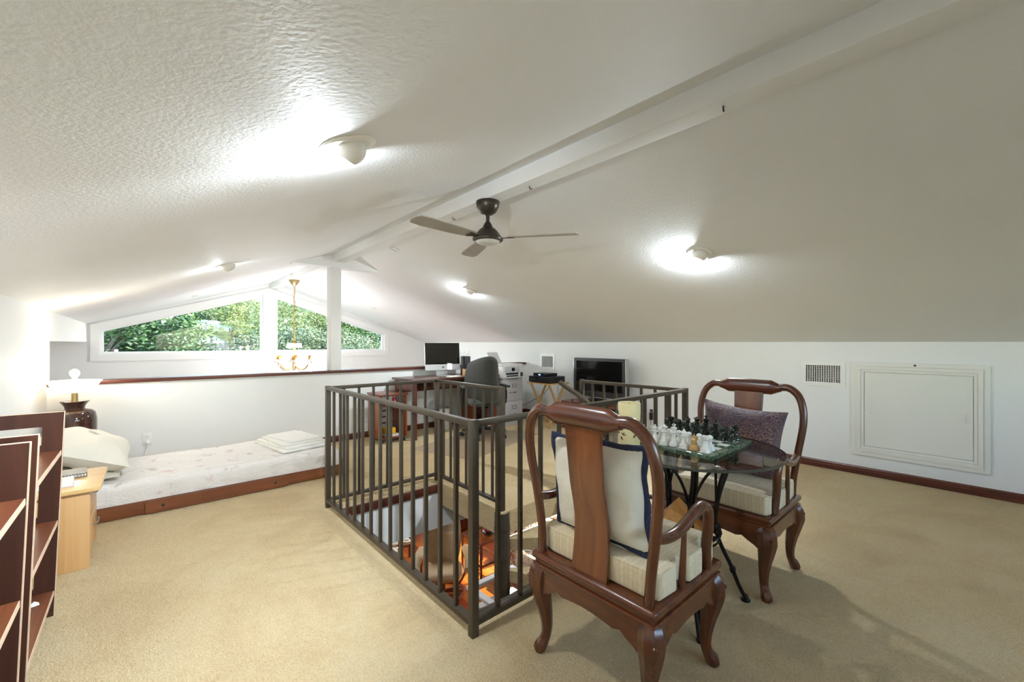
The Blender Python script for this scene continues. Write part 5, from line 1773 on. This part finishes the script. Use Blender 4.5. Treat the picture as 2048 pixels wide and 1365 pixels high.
LAB = {'g1': 'bright green leafy tree', 'g2': 'dark green dense tree', 'o1': 'yellow-green airy tree', 'o2': 'pale olive tree with thin crown', 'y1': 'grey-green tree'}
def tree(key, u_az, dist, ztop, sc, where):
    a = math.radians(u_az)
    x, y = dist * math.sin(a), dist * math.cos(a)
    me, tm = CR[key]
    zc_ = ztop - 2.3 * sc
    t = thing('tree', LAB[key] + ' ' + where, 'tree', (x, y, zc_ - 6.4 * sc), random.uniform(0, 6.28), 'trees beyond the gable windows')
    o = bpy.data.objects.new('crown', me); COL.objects.link(o); o.parent = t; o.location = (0, 0, 6.4 * sc); o.scale = (sc, sc, sc); o['kind'] = 'stuff'
    o = bpy.data.objects.new('trunk', tm); COL.objects.link(o); o.parent = t; o.location = (0, 0, 6.4 * sc); o.scale = (sc, sc, sc)
random.seed(21)
for k, (key, az, dist, zt, sc, where) in enumerate((
    ('g2', -3.5, 24, 3.6, 1.0, 'nearest the bed-side end of the windows'),
    ('g1', -1.0, 29, 4.0, 1.1, 'behind the first tree at the bed-side end'),
    ('g2', 1.2, 25, 1.9, .9, 'in front, below the frame of the bed-side window'),
    ('g1', -5.4, 38, 5.0, 1.0, 'left of the pale-roofed house'),
    ('g2', 4.8, 27, 1.0, .8, 'in front of the pale-roofed house'),
    ('o1', 7.5, 36, 3.0, .42, 'half hiding the pale roof'),
    ('o1', 5.6, 58, 7.0, 1.6, 'behind the pale-roofed house'),
    ('o2', 9.2, 61, 6.9, 1.5, 'left of the window mullion'),
    ('g2', 2.0, 57, 6.7, 1.5, 'on the slope behind the near green trees'),
    ('o1', 13.3, 48, 5.0, .98, 'behind the window mullion'),
    ('y1', 9.8, 26, 1.2, .9, 'low in front of the mullion'),
    ('y1', 12.8, 28, 2.3, 1.0, 'behind the chandelier'),
    ('o2', 14.2, 40, 5.0, 1.4, 'behind the chandelier chain'),
    ('y1', 16.2, 30, 2.6, 1.1, 'left of the white post'),
    ('o1', 17.4, 46, 5.2, 1.5, 'behind the white post'),
    ('y1', 19.8, 31, 2.0, 1.0, 'right of the white post'),
    ('o1', 20.6, 42, 4.4, 1.3, 'on the slope right of the post'),
    ('g1', 22.8, 38, 4.0, 1.3, 'at the desk-side end of the windows'),
    ('y1', 23.4, 29, 1.4, .9, 'low at the desk-side end'),
    ('o2', 25.6, 40, 4.0, 1.3, 'beyond the desk-side window frame'))):
    tree(key, az, dist, zt, sc, where)

t = thing('house', 'white house with a pale green hipped roof among the trees', 'house', (4.35, 45, 1.25 - 4.4))
MB().box(-2.3, 2.3, -2, 2, 0, 5.35).build('wall', 'house_wall', t, smooth=False)
rv = [(-2.75, -2.5, 5.35), (2.75, -2.5, 5.35), (2.75, 2.5, 5.35), (-2.75, 2.5, 5.35), (-.6, 0, 6.35), (.6, 0, 6.35)]
MB().add(rv, [(0, 1, 5, 4), (1, 2, 5), (2, 3, 4, 5), (3, 0, 4), (3, 2, 1, 0)]).build('roof', 'house_roof', t, smooth=False)
for x in (-1.9, -.9, .1, 1.1):
    f = MB().box(x, x + .85, -2.06, -2.0, 4.35, 5.0).build('window', 'trim_white', t, smooth=False)
    MB().box(x + .06, x + .79, -2.08, -2.06, 4.41, 4.94).build('pane', 'house_pane', f, smooth=False)
t = thing('house', 'small yellow shed with a sloping roof left of the white house', 'house', (1.75, 39.5, 1.25 - 4.2))
M('shed_wall', '#c9c07a', .8, var=.1)
MB().prism([(-1.1, 0), (1.2, 0), (1.2, 5.1), (-1.1, 4.5)], 'y', -1.5, 1.5).build('wall', 'shed_wall', t, smooth=False)
MB().prism([(-1.3, 4.45), (1.4, 5.15), (1.4, 5.25), (-1.3, 4.55)], 'y', -1.7, 1.7).build('roof', 'house_wall', t, smooth=False)
